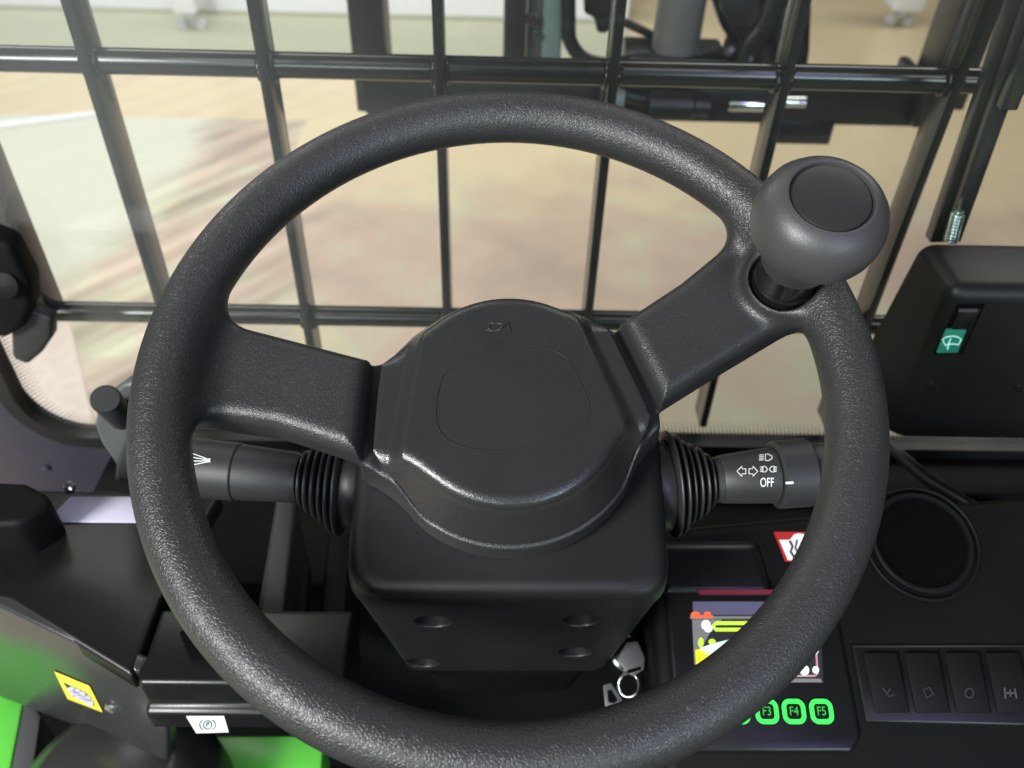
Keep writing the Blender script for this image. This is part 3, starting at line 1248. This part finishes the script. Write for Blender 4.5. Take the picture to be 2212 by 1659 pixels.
tube('spring', local(wa, [a, a + dv * .15, a + dv * .28] + cp), .0011, 'spring_steel', wa, 8)

# ================================================================== COWL (dark sheet below the glass) and RIGHT DASH POD
cowl = thing('cowl', 'dark cowl ledge running under the windscreen behind the column', 'cowl', Matrix.Translation((0, .2, -.40)))
box('ledge', local(cowl, [(-.40, .12, -.365)])[0], local(cowl, [(.62, .277, -.345)])[0], 'dash_black', cowl, .004, 2)
box('ledge_lip', local(cowl, [(.02, .225, -.3448)])[0], local(cowl, [(.62, .277, -.333)])[0], 'dash_black', cowl, .004, 3)
box('floor_well', local(cowl, [(-.70, -1.30, -.72)])[0], local(cowl, [(.75, .14, -.70)])[0], 'dash_black', cowl, .004, 2)
box('well_back', local(cowl, [(-.60, .121, -.70)])[0], local(cowl, [(.70, .135, -.366)])[0], 'dash_black', cowl, .003, 2)

WD = -.170
pod = thing('dashboard_pod', 'black right-hand dashboard surface carrying screen, switches and cup holder', 'dashboard', WM @ Matrix.Translation((.25, -.1, WD)))
LP = lambda uu, vv, ww=WD: Vector((uu - .25, vv + .1, ww - WD))
hull_solid('pod_body', [LP(uu, vv, WD - .16) for uu, vv in [(.10, -.30), (.52, -.30), (.52, -.005), (.10, -.045)]],
           [LP(uu, vv) for uu, vv in [(.094, -.30), (.52, -.30), (.52, .010), (.094, -.030)]], 'dash_black', pod, .010, 4)
# hump behind the screen
hull_solid('screen_hood', [LP(uu, vv, WD - .002) for uu, vv in [(.100, -.078), (.178, -.078), (.172, -.036), (.102, -.036)]],
           [LP(uu, vv, WD + .006) for uu, vv in [(.104, -.074), (.172, -.074), (.164, -.044), (.106, -.044)]], 'console_black', pod, .004, 3)

sc0 = wl(1491, 1335, WD)
disp = thing('instrument_display', 'small lit instrument display with green function buttons on the dashboard', 'display',
             WM @ Matrix.Translation((.160, -.118, WD)))
DL = Matrix.Identity(4)
dl = lambda x, y, h=.005: (lambda a: Vector((a[0] - .160, a[1] + .118, h)))(wl(x, y, WD + h))
bz = [(u_ - .160, v_ + .118) for u_, v_ in [(.104, -.071), (.214, -.071), (.2155, -.170), (.104, -.170)]]
bz = [(-.056, .046), (.0545, .046), (.057, -.043), (.050, -.052), (-.056, -.052)]
hull_solid('bezel', [Vector((x * 1.03, y * 1.03, -.006)) for x, y in bz], [Vector((x, y, .004)) for x, y in bz], 'console_black', disp, .003, 3)
scr = [dl(x, y, .0045) for x, y in [(1496, 1298), (1770, 1298), (1779, 1474), (1505, 1474)]]
hull_solid('screen', [s - Vector((0, 0, .003)) for s in scr][::-1], scr[::-1], 'screen_dark', disp, 0, 1)
on = lambda x, y: dl(x, y, .0049)
on2 = lambda x, y: dl(x, y, .0052)
Ink().poly([(1497, 1300), (1770, 1300), (1772, 1328), (1497, 1328)]).build('status_bar', 'screen_violet', disp, on)
Ink().poly([(1490, 1331), (1772, 1331), (1772, 1337), (1491, 1337)]).build('divider_line', 'screen_grey', disp, on)
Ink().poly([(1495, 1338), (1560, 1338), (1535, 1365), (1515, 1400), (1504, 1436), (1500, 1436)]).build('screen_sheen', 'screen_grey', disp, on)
ik = Ink().disc((1502, 1328), 10, 16, 7).disc((1528, 1328), 8, 16, 7).poly([(1502, 1329), (1540, 1329), (1540, 1335), (1495, 1335)])
ik.build('warning_icon', 'screen_red', disp, on2)
Ink().disc((1525, 1350), 10, 16, 11).disc((1530, 1358), 9, 16, 8).build('battery_icon', 'screen_white', disp, on2)
Ink().stroke([(1546, 1346), (1700, 1346), (1704, 1352), (1700, 1360), (1546, 1360), (1540, 1352)], 8, True).build('charge_bar', 'screen_lime', disp, on2)
Ink().disc((1514, 1388), 6, 14, 11).disc((1538, 1386), 8, 14, 6).build('truck_icon_mast', 'screen_lime', disp, on2)
Ink().poly([(1512, 1400), (1540, 1390), (1575, 1382), (1590, 1390), (1560, 1420), (1520, 1412)]).build('truck_icon', 'screen_pale', disp, on2)
Ink().poly([(1502, 1404), (1512, 1402), (1545, 1412), (1530, 1426), (1504, 1440)]).build('truck_icon_body', 'screen_yellow', disp, on2)
Ink().stroke([(1620, 1460), (1760, 1460), (1766, 1456), (1762, 1385)], 4).build('panel_border', 'screen_pink', disp, on)
Ink().disc((1761, 1405), 7, 14, 9).disc((1738, 1448), 10, 14, 11).disc((1762, 1447), 7, 14, 8).build('status_icon', 'screen_white', disp, on2)
Ink().poly([(1640, 1466), (1772, 1466), (1777, 1474), (1630, 1474)]).build('footer_line', 'screen_grey', disp, on)
for i, (bx, tx2) in enumerate(((1590, 'F2'), (1651, 'F3'), (1709, 'F4'), (1768, 'F5'))):
    c = dl(bx, 1538, .0)
    bm4 = Matrix.Translation((c.x, c.y, .003))
    b = prism('button', rrect(.0148, .0148, .0045), .003, 'gloss_black', disp, .0006, 2, bm4 @ Matrix.Translation((0, 0, .0022)))
    Ink().stroke(rrect(.0118, .0118, .0036), .0027, True).build('button_ring', 'button_green', b, flat(bm4, .0026))
    Ink().text(tx2, (0, 0), .0072, .85).build('button_letters', 'button_letter', b, flat(bm4, .0026))

# red strip above the screen
q = [wl(x, y, WD + .006) for x, y in [(1506, 1274), (1730, 1274), (1730, 1284), (1512, 1284)]]
st = hull_solid('warning_strip', [Vector((a - .16, b2 + .073, .0040)) for a, b2 in q][::-1], [Vector((a - .16, b2 + .073, .0065)) for a, b2 in q][::-1], 'red_strip', None, 0, 1)
st.matrix_world = WM @ Matrix.Translation((.16, -.073, WD))
tag(st, 'dull red strip label above the display screen', 'label')

# red and white sticker
stk = thing('warning_sticker', 'red-bordered white sticker half hidden behind the rim, above the display', 'sticker', WM @ Matrix.Translation((.185, -.044, WD)))
SQ = lambda x, y, h: (lambda a: Vector((a[0] - .185, a[1] + .044, h)))(wl(x, y, WD + h))
cs = [(1671, 1149), (1790, 1149), (1800, 1215), (1696, 1213)]
hull_solid('sticker_sheet', [SQ(x, y, .0002) for x, y in cs], [SQ(x, y, .0007) for x, y in cs], 'red_sticker', stk, 0, 1)
Ink().poly([(1683, 1166), (1706, 1166), (1716, 1154), (1726, 1152), (1745, 1156), (1745, 1212), (1702, 1210)]).build('sticker_panel', 'white_sticker', stk, lambda x, y: SQ(x, y, .0009))
Ink().stroke([(1706, 1168), (1712, 1180), (1708, 1192), (1716, 1204)], 5).stroke([(1722, 1166), (1718, 1184), (1726, 1196)], 4).build('sticker_drawing', 'ink_grey', stk, lambda x, y: SQ(x, y, .0011))

# cup holder
cc = wl(1990, 1172, WD)
cup = thing('cup_holder', 'round black cup holder with its shaded well painted as a black disc', 'cup holder', WM @ Matrix.Translation((cc[0], cc[1], WD)))
lathe('ring', [(.0345, -.001), (.0345, .0028), (.0330, .0038), (.0312, .0032), (.0300, .0012), (.0300, -.001)], 'dash_black', cup, 64)
lathe('ring', [(.0395, -.001), (.0395, .0012), (.0384, .0020), (.0372, .0012), (.0372, -.001)], 'dash_black', cup, 64)
lathe('cup_shade_disc', [(0, .0004), (.0299, .0004), (.0299, .0016), (.0285, .0016), (.0280, .0008), (0, .0008)], 'hole_black', cup, 48)  # flat near-black disc paints the shade of a deep well

# rocker switch panel
swp = thing('switch_panel', 'black panel of four unlit rocker switches beside the display', 'switch panel', WM @ Matrix.Translation((.275, -.13, WD)))
SL = lambda x, y, h: (lambda a: Vector((a[0] - .275, a[1] + .13, h)))(wl(x, y, WD + h))
cs = [(1838, 1392), (2260, 1392), (2290, 1572), (1868, 1562)]
hull_solid('panel_frame', [SL(x, y, -.002) for x, y in cs], [SL(x, y, .003) for x, y in cs], 'console_black', swp, .0025, 3)
for k in range(4):
    x0 = 1876 + k * 88
    cs = [(x0 - 12, 1410), (x0 + 62, 1410), (x0 + 90, 1540), (x0 + 16, 1540)]
    r = hull_solid('rocker', [SL(x, y, .002) for x, y in cs], [SL(x, y, .0075 if i < 2 else .0045) for i, (x, y) in enumerate(cs)], 'dash_black', swp, .001, 2)
    cx, cyy = x0 + 42, 1497
    fnr = lambda x, y: SL(x, y, .0066)
    ik = Ink()
    if k == 0:
        ik.stroke([(cx - 12, cyy - 12), (cx + 4, cyy + 8), (cx + 14, cyy + 2)], 3).stroke([(cx - 4, cyy + 4), (cx + 6, cyy - 10)], 3)
    elif k == 1:
        ik.stroke([(cx - 12, cyy - 8), (cx + 2, cyy - 12), (cx + 10, cyy + 2), (cx - 4, cyy + 10)], 3, True)
    elif k == 2:
        ik.arc((cx, cyy), 9, 10, 0, 360, 3, 16, True)
    else:
        ik.stroke([(cx - 12, cyy - 12), (cx - 10, cyy + 12)], 3.5).stroke([(cx + 10, cyy - 10), (cx + 14, cyy + 12)], 3.5)
        ik.stroke([(cx - 11, cyy), (cx + 12, cyy)], 3.5).stroke([(cx, cyy - 8), (cx + 1, cyy + 8)], 3)
    ik.build('switch_symbol', 'ink_dim' if k == 3 else 'ink_grey', r, fnr)

# cable along the housing
cb = [atY(x, y, Y) for x, y, Y in [(1900, 950, .22), (1945, 985, .20), (2010, 1040, .16), (2100, 1095, .12), (2180, 1140, .08), (2260, 1200, .04)]]
o = tube('cable', smooth_path([c - cb[-1] for c in cb]), .0055, 'rubber_hose', None, 12)
o.location = Vector(cb[-1])
tag(o, 'black cable running from the wiper housing down to the dashboard', 'cable')

# ================================================================== IGNITION KEY
kp = wl(1375, 1410, -.205)
key = thing('ignition_key', 'grey ignition key and ring hanging beside the column', 'key', WM @ Matrix.Translation((kp[0], kp[1], -.205)))
KL = lambda x, y, h=0: (lambda a: Vector((a[0] - kp[0], a[1] - kp[1], h)))(wl(x, y, -.205 + h))
cs = [(1352, 1388), (1378, 1384), (1394, 1420), (1392, 1446), (1366, 1462), (1346, 1442), (1330, 1428)]
hull_solid('key_head', [KL(x, y, 0) for x, y in cs], [KL(x, y, .004) for x, y in cs], 'grey_plastic', key, .0012, 2)
Ink().poly([(1355, 1448), (1383, 1440), (1384, 1447), (1358, 1455)]).build('key_slot', 'hole_black', key, lambda x, y: KL(x, y, .0046))
tube('key_ring', [KL(1358 + 22 * math.cos(t * .314), 1480 + 26 * math.sin(t * .314), .003 + .002 * math.sin(t * .628)) for t in range(20)], .0011, 'steel', key, 10, True)
cs = [(1302, 1480), (1320, 1474), (1345, 1510), (1338, 1540), (1308, 1536)]
hull_solid('key_tag', [KL(x, y, -.004) for x, y in cs], [KL(x, y, -.001) for x, y in cs], 'grey_plastic', key, .001, 2)
cs = [(1312, 1492), (1320, 1490), (1334, 1512), (1326, 1520), (1314, 1516)]
Ink().poly([c for c in cs]).build('tag_slot', 'hole_black', key, lambda x, y: KL(x, y, -.0006))
lathe('ignition_barrel', [(0, -.03), (.013, -.03), (.013, -.004), (.010, -.002), (0, -.002)], 'gloss_black', key, 32, Matrix.Translation(KL(1362, 1410)))

# ================================================================== LEFT CONSOLE
ZC = -.205
A = atZ(296, 1452, ZC)
B0 = atZ(0, 1310, ZC)
yF = atZ(300, 1476, ZC)[1]
con = thing('parking_brake_console', 'black stepped console left of the column with the parking brake label', 'console', Matrix.Translation((-.2, yF, -.30)))
xl = A[0] + .002
z2 = atY(300, 1522, yF)[2]
yL = yF - .007
z3 = atY(300, 1592, yL)[2]
xr = atY(690, 1590, yL)[0] + .02
prof = [(yF, ZC), (yF + .052, ZC + .003), (yF + .052, z3), (yF + .012, z3), (yL, z3 + .012), (yL, z2 + .001), (yF, z2 + .004)]
hull_solid('console_body', local(con, [(xl, y, z) for y, z in prof]), local(con, [(xr, y, z) for y, z in prof]), 'console_black', con, .0035, 3)
rec = [atZ(x, y, ZC + .004) for x, y in [(385, 1360), (480, 1350), (520, 1400), (470, 1436), (410, 1425)]]
hull_solid('lever_opening', local(con, [r - np.array([0, 0, .004]) for r in rec]), local(con, rec), 'hole_black', con, .002, 2)
# P label
pc = [atY(x, y, yL - .0006) for x, y in [(402, 1548), (484, 1548), (494, 1582), (424, 1584)]]
lab = hull_solid('brake_label', local(con, [q + np.array([0, .0005, 0]) for q in pc]), local(con, pc), 'white_sticker', con, 0, 1)
onl = lambda x, y: local(con, [atY(x, y, yL - .0009)])[0]
ik = Ink().arc((448, 1566), 9, 9, 0, 360, 1.6, 22, True).arc((448, 1566), 17, 13, 125, 235, 1.6, 10).arc((448, 1566), 17, 13, -55, 55, 1.6, 10)
tx = Ink().text('P', (0, 0), 15, 1)
b0 = len(ik.v)
ik.v += [(448 + x, 1566 - y) for x, y in tx.v]
ik.f += [tuple(b0 + i for i in f) for f in tx.f]
ik.build('brake_symbol', 'ink_grey', lab, onl)

# upper left deck behind the console
deck = thing('console_deck', 'dark glossy deck left of the wheel between console and cab frame', 'deck', Matrix.Translation((-.35, .05, -.25)))
zd = ZC + .002
ydk = float(atZ(200, 1055, zd)[1])
pts = [(xl - .004, yF + .004), tuple(B0[:2] + np.array([.004, .004])), (B0[0] - .15, B0[1] + .04), (B0[0] - .15, ydk), (xl + .012, ydk), (xl - .004, yF + .06)]
hull_solid('deck_panel', local(deck, [(x, y, zd - .02) for x, y in pts]), local(deck, [(x, y, zd - .001) for x, y in pts]), 'console_black', deck, .004, 3)
# block with post at the far left
blk = [atZ(x, y, -.17) for x, y in [(-60, 1035), (55, 1040), (100, 1062), (112, 1085), (40, 1130), (-60, 1135)]]
hull_solid('deck_block', local(deck, [q - np.array([0, 0, .04]) for q in blk]), local(deck, blk), 'dash_black', deck, .005, 3)
pl = thing('data_plate', 'blank-looking lavender data plate on the deck left of the rim', 'plate', Matrix.Translation(atZ(200, 1100, zd + .001)))
pq = [atZ(x, y, zd + .001) for x, y in [(98, 1126), (420, 1128), (420, 1072), (152, 1072)]]
hull_solid('plate_sheet', local(pl, [q - np.array([0, 0, .0018]) for q in pq]), local(pl, pq), 'lavender_plate', pl, .0008, 2)
pb = atZ(150, 1052, zd)
lathe('plate_screw', [(0, -.002), (.004, -.002), (.004, .0015), (.0025, .003), (0, .003)], 'steel', deck, 16, frame(local(deck, [pb])[0], (1, 0, 0), (0, -.3, 1)))

# side panel with the yellow label
sd = thing('side_panel', 'grey side cover sloping off the console with a yellow belt label', 'side panel', Matrix.Translation(A + np.array([-.08, .03, -.12])))
Av, Bv = np.array(A), np.array(B0)
dirn = (Bv - Av) / np.linalg.norm(Bv - Av)
nrm = np.cross(dirn, [0, 0, 1])
if np.dot(nrm, CAM - Av) < 0:
    nrm = -nrm
pa = [Av, Bv + dirn * .12, Bv + dirn * .12 + [0, 0, -.2], Av + dirn * .02 + [0, 0, -.14], Av + [0, 0, -.075]]
hull_solid('panel_sheet', local(sd, [q - nrm * .012 for q in pa]), local(sd, [q for q in pa]), 'side_panel_paint', sd, .003, 3)
on_sd = lambda x, y, h: local(sd, [hit(x, y, Av + nrm * h, nrm)])[0]
cs = [(117, 1450), (193, 1482), (222, 1539), (146, 1510)]
ylab = hull_solid('belt_label', [on_sd(x, y, .0001) for x, y in cs], [on_sd(x, y, .0008) for x, y in cs], 'yellow_sticker', sd, 0, 1)
cs = [(136, 1474), (186, 1498), (205, 1526), (157, 1504)]
Ink().poly(cs).build('label_panel', 'ink_grey', ylab, lambda x, y: on_sd(x, y, .0011))
ik = Ink()
for i, c in enumerate([(154, 1489), (165, 1493), (176, 1499), (187, 1508), (194, 1519), (182, 1511), (170, 1505), (160, 1498)]):
    ik.disc(c, 9, 12, 5.5)
ik.build('label_drawing', 'lavender_plate', ylab, lambda x, y: on_sd(x, y, .0014))
s = np.array(hit(246, 1527, Av, nrm))
lathe('panel_screw', [(0, 0), (.0058, 0), (.0056, .002), (.003, .0038), (0, .0042)], 'steel', sd, 20, frame(local(sd, [s])[0], (1, 0, 0), nrm))

# green bodywork
gb = thing('green_body', 'bright green painted truck body below the console', 'bodywork', Matrix.Translation((-.2, -.1, -.60)))
gz = -.42
q = [atZ(x, y, gz) for x, y in [(370, 1588), (700, 1588), (690, 1720), (360, 1720)]]
hull_solid('step_panel', local(gb, [v - np.array([0, 0, .05]) for v in q]), local(gb, q), 'green_paint', gb, .003, 2)
gs = thing('green_side_sill', 'green painted side sill in the lower left corner', 'bodywork', Matrix.Translation((-.45, -.1, -.60)))
q = [atZ(x, y, -.40) for x, y in [(-200, 1300), (0, 1428), (53, 1500), (10, 1720), (-200, 1720)]]
hull_solid('sill_panel', local(gs, [v - np.array([0, 0, .05]) for v in q]), local(gs, q), 'green_paint', gs, .003, 2)
q = [atZ(x, y, -.39) for x, y in [(55, 1500), (88, 1545), (62, 1720), (12, 1720)]]
hull_solid('sill_edge', local(gs, [v - np.array([0, 0, .05]) for v in q]), local(gs, q), 'grey_plastic', gs, .002, 2)
lg = thing('lever_boot', 'grey rounded lever base at the bottom edge beside green bodywork', 'lever', Matrix.Translation(atZ(300, 1720, -.40)))
lathe('boot', [(0, -.05), (.085, -.05), (.080, .0), (.066, .035), (.045, .052), (0, .056)], 'side_panel_paint', lg, 40, frame(local(lg, [atZ(265, 1740, -.40)])[0], (1, 0, 0), (0, 0, 1)))

# pillar and trim between console and column
tp = thing('pedal_well_trim', 'tall dark trim strip standing between console and column', 'trim', Matrix.Translation(atZ(600, 1340, -.36)))
for (xa, xb, ya, yb2, z0, mt) in ((575, 640, 1075, 1345, -.235, 'stalk_plastic'), (690, 760, 1150, 1500, -.30, 'dash_black')):
    q = [atZ(x, y, z0) for x, y in [(xa + 20, ya), (xb, ya), (xb - 30, yb2), (xa - 25, yb2)]]
    hull_solid('trim_strip', local(tp, [v - np.array([0, 0, .10]) for v in q]), local(tp, q), mt, tp, .004, 3)
pd = thing('pedal_linkage', 'small steel linkage pin in the dark gap below the left stalk', 'linkage', Matrix.Translation(atZ(610, 1150, -.32)))
tube('pin', local(pd, [atZ(607, 1158, -.31), atZ(622, 1134, -.30)]), .0032, 'steel', pd, 10)
tube('pin', local(pd, [atZ(641, 1168, -.31), atZ(650, 1138, -.30)]), .0028, 'steel', pd, 10)

# ================================================================== MAST OUTSIDE
MY = .85
mast = thing('lifting_mast', 'dark steel lifting mast, cross beam and cylinder beyond the guard', 'mast', Matrix.Translation((.2, MY, FZ)))


def mbox(name, x0, x1, y0, y1, z0, z1, mat='mast_paint', bev=.004):
    return box(name, local(mast, [(x0, y0, z0)])[0], local(mast, [(x1, y1, z1)])[0], mat, mast, bev, 2)


mbox('upright', -.213, -.165, MY, MY + .07, -.222, .6)
mbox('upright', -.003, .028, MY, MY + .07, -.20, .6)
mbox('upright', .050, .078, MY + .01, MY + .06, -.20, .6, 'mast_green_grey')
mbox('upright', .030, .049, MY + .03, MY + .06, -.20, .6, 'mast_grey')
mbox('upright', .60, .635, MY - .02, MY + .05, -.20, .6, 'mast_paint')
mbox('upright', .640, .668, MY, MY + .05, -.20, .6, 'mast_paint')
mbox('cross_beam', -.20, .605, MY - .01, MY + .06, -.222, -.158)
mbox('beam_foot', .39, .482, MY - .012, MY + .05, -.252, -.215)
mbox('beam_end_plate', .585, .600, MY - .03, MY + .08, -.215, -.150)
mbox('cylinder_base', .17, .31, MY - .02, MY + .07, -.157, -.128)
lathe('lift_cylinder', [(0, 0), (.033, 0), (.033, .72), (0, .72)], 'mast_grey', mast, 40, Matrix.Translation(local(mast, [(.238, MY + .02, -.13)])[0]))
lathe('chrome_rod', [(0, 0), (.009, 0), (.0098, .003), (.0098, .075), (.009, .078), (0, .078)], 'chrome', mast, 24,
      frame(local(mast, [(.315, MY - .028, -.186)])[0], (0, 0, 1), (1, 0, 0)))
lathe('chrome_rod', [(0, 0), (.008, 0), (.008, .028), (0, .028)], 'chrome', mast, 24,
      frame(local(mast, [(.395, MY - .026, -.182)])[0], (0, 0, 1), (1, 0, 0)))
lathe('hydraulic_fitting', [(0, 0), (.022, 0), (.022, .06), (.016, .064), (.016, .085), (.013, .085), (0, .085)], 'mast_paint', mast, 24,
      frame(local(mast, [(.20, MY - .035, -.186)])[0], (0, 0, 1), (1, 0, 0)))
lathe('hydraulic_fitting', [(0, 0), (.014, 0), (.014, .03), (.010, .032), (0, .032)], 'mast_green_grey', mast, 24,
      frame(local(mast, [(.135, MY - .035, -.178)])[0], (0, 0, 1), (1, 0, 0)))
for i, (x, z) in enumerate(((.034, -.085), (.041, -.105))):
    lathe('bolt', [(0, 0), (.009 - i * .005, 0), (.008 - i * .004, .006), (0, .007)], 'chrome', mast, 16, frame(local(mast, [(x, MY - .002, z)])[0], (1, 0, 0), (0, -1, 0)))
hs = [[(1228, -60), (1228, 40), (1232, 90), (1262, 128), (1310, 140), (1350, 135)],
      [(1700, -80), (1650, 40), (1612, 110), (1595, 170)],
      [(1560, -60), (1590, 40), (1640, 100), (1650, 170)],
      [(1600, -60), (1625, 30), (1600, 70), (1580, 130)],
      [(1720, -60), (1718, 60), (1712, 140), (1680, 200)],
      [(1330, 40), (1380, 62), (1440, 92)]]
for i, (h, r) in enumerate(zip(hs, (.010, .020, .022, .018, .020, .006))):
    tube('hydraulic_hose', local(mast, smooth_path([atY(x, y, MY + .01 * i) for x, y in h], 6)), r, 'rubber_hose', mast, 14)
q = [atY(x, y, MY + .03) for x, y in [(1262, -40), (1325, -40), (1322, 62), (1308, 74), (1290, 72), (1284, 40), (1262, 30)]]
hull_solid('hook_plate', local(mast, [v + np.array([0, .02, 0]) for v in q]), local(mast, q), 'mast_paint', mast, .004, 2)
for k, px in enumerate(([(1556, -40), (1640, -40), (1648, 30), (1625, 62), (1580, 60), (1560, 25)], [(1352, 112), (1398, 106), (1420, 118), (1424, 150), (1350, 150)],
                        [(1545, 118), (1600, 112), (1690, 118), (1700, 150), (1540, 150)], [(1655, 20), (1735, 10), (1742, 120), (1690, 140), (1660, 90)])):
    q = [atY(x, y, MY - .015 + .012 * k) for x, y in px]
    hull_solid('valve_block', local(mast, [v + np.array([0, .03, 0]) for v in q]), local(mast, q), 'mast_paint', mast, .004, 2)
tube('hydraulic_hose', local(mast, smooth_path([atY(x, y, MY - .03) for x, y in [(1480, 205), (1400, 215), (1345, 200), (1330, 170)]], 6)), .010, 'rubber_hose', mast, 12)
tube('hydraulic_hose', local(mast, smooth_path([atY(x, y, MY - .04) for x, y in [(1640, 60), (1610, 100), (1600, 150), (1575, 190)]], 6)), .009, 'rubber_hose', mast, 12)
for (x, y) in ((1575, 110), (1613, 130)):
    Pp = atY(x, y, MY - .03)
    lathe('hose_fitting', [(0, 0), (.007, 0), (.004, .012), (0, .012)], 'mast_grey', mast, 16, frame(local(mast, [Pp])[0], (1, 0, 0), (0, -1, .5)))

# ================================================================== HALL BEYOND
WY = 5.18
hw = thing('back_glare_panel', 'added low white panel for bright floor reflections, with olive base strip, at the back of the hall', 'panel', Matrix.Translation((-1.8, WY, FZ)))
zs = FZ + .02
box('glare_panel', local(hw, [(-6, WY + .01, zs + .002)])[0], local(hw, [(.80, WY + .10, FZ + .62)])[0], 'hall_white', hw, .003, 1)  # added white panel stands for light reflected in the far floor
box('glare_panel_base', local(hw, [(-6, WY, FZ)])[0], local(hw, [(.80, WY + .10, zs)])[0], 'hall_olive', hw, .003, 1)


def sheet(name, label, cat, px, mat, h):
    P = [atZ(x, y, FZ + h) for x, y in px]
    c = sum(P) / len(P)
    o = hull_solid(name, [Vector(q - c) - Vector((0, 0, h - .001)) for q in P], [Vector(q - c) for q in P], mat, None, .002, 1)
    o.location = Vector(c)
    return tag(o, label, cat)


cs = structure(box('carpet_strip', (-6, 4.50, FZ), (.80, WY - .01, FZ + .004), 'hall_olive', bevel=0))
P = [atZ(x, y, FZ + .004) for x, y in [(-200, 282), (0, 263), (250, 234), (250, 243), (0, 276), (-200, 300)]]
structure(link('floor_marking', mesh_of(P, [(0, 1, 4, 5), (1, 2, 3, 4)]), 'hall_white', None, False))
sheet('lit_floor_patch', 'added bright pinkish patch standing for strongly lit floor in the lower left corner of the windscreen', 'floor patch',
      [(-60, 690), (150, 688), (208, 940), (-60, 960)], 'lit_floor_pink', .004)  # bright colour stands for strong light on the floor


def caster_stand(name, label, px, Y0, w):
    P = atZ(*px, FZ)
    t = thing(name, label, 'stand', Matrix.Translation(P), None)
    box('stand_body', (-w, -.10, .11), (w, .10, .75), 'hall_white', t, .02, 3)
    box('stand_post', (-.03, -.03, .06), (.03, .03, .112), 'caster_grey', t, .004, 2)
    for s in (-1, 1):
        lathe('caster', [(0, -.022), (.030, -.022), (.034, -.015), (.034, .015), (.030, .022), (0, .022)], 'caster_grey', t, 24,
              Matrix.Translation((s * .055, 0, .0345)) @ Matrix.Rotation(math.pi / 2, 4, 'X'))
    return t


caster_stand('rolling_stand', 'white stand on two casters by the white back panel, left of the mast', (418, 62), 0, .07)
caster_stand('rolling_stand', 'white stand on casters on the open floor, right of the mast', (1938, 55), 0, .10)
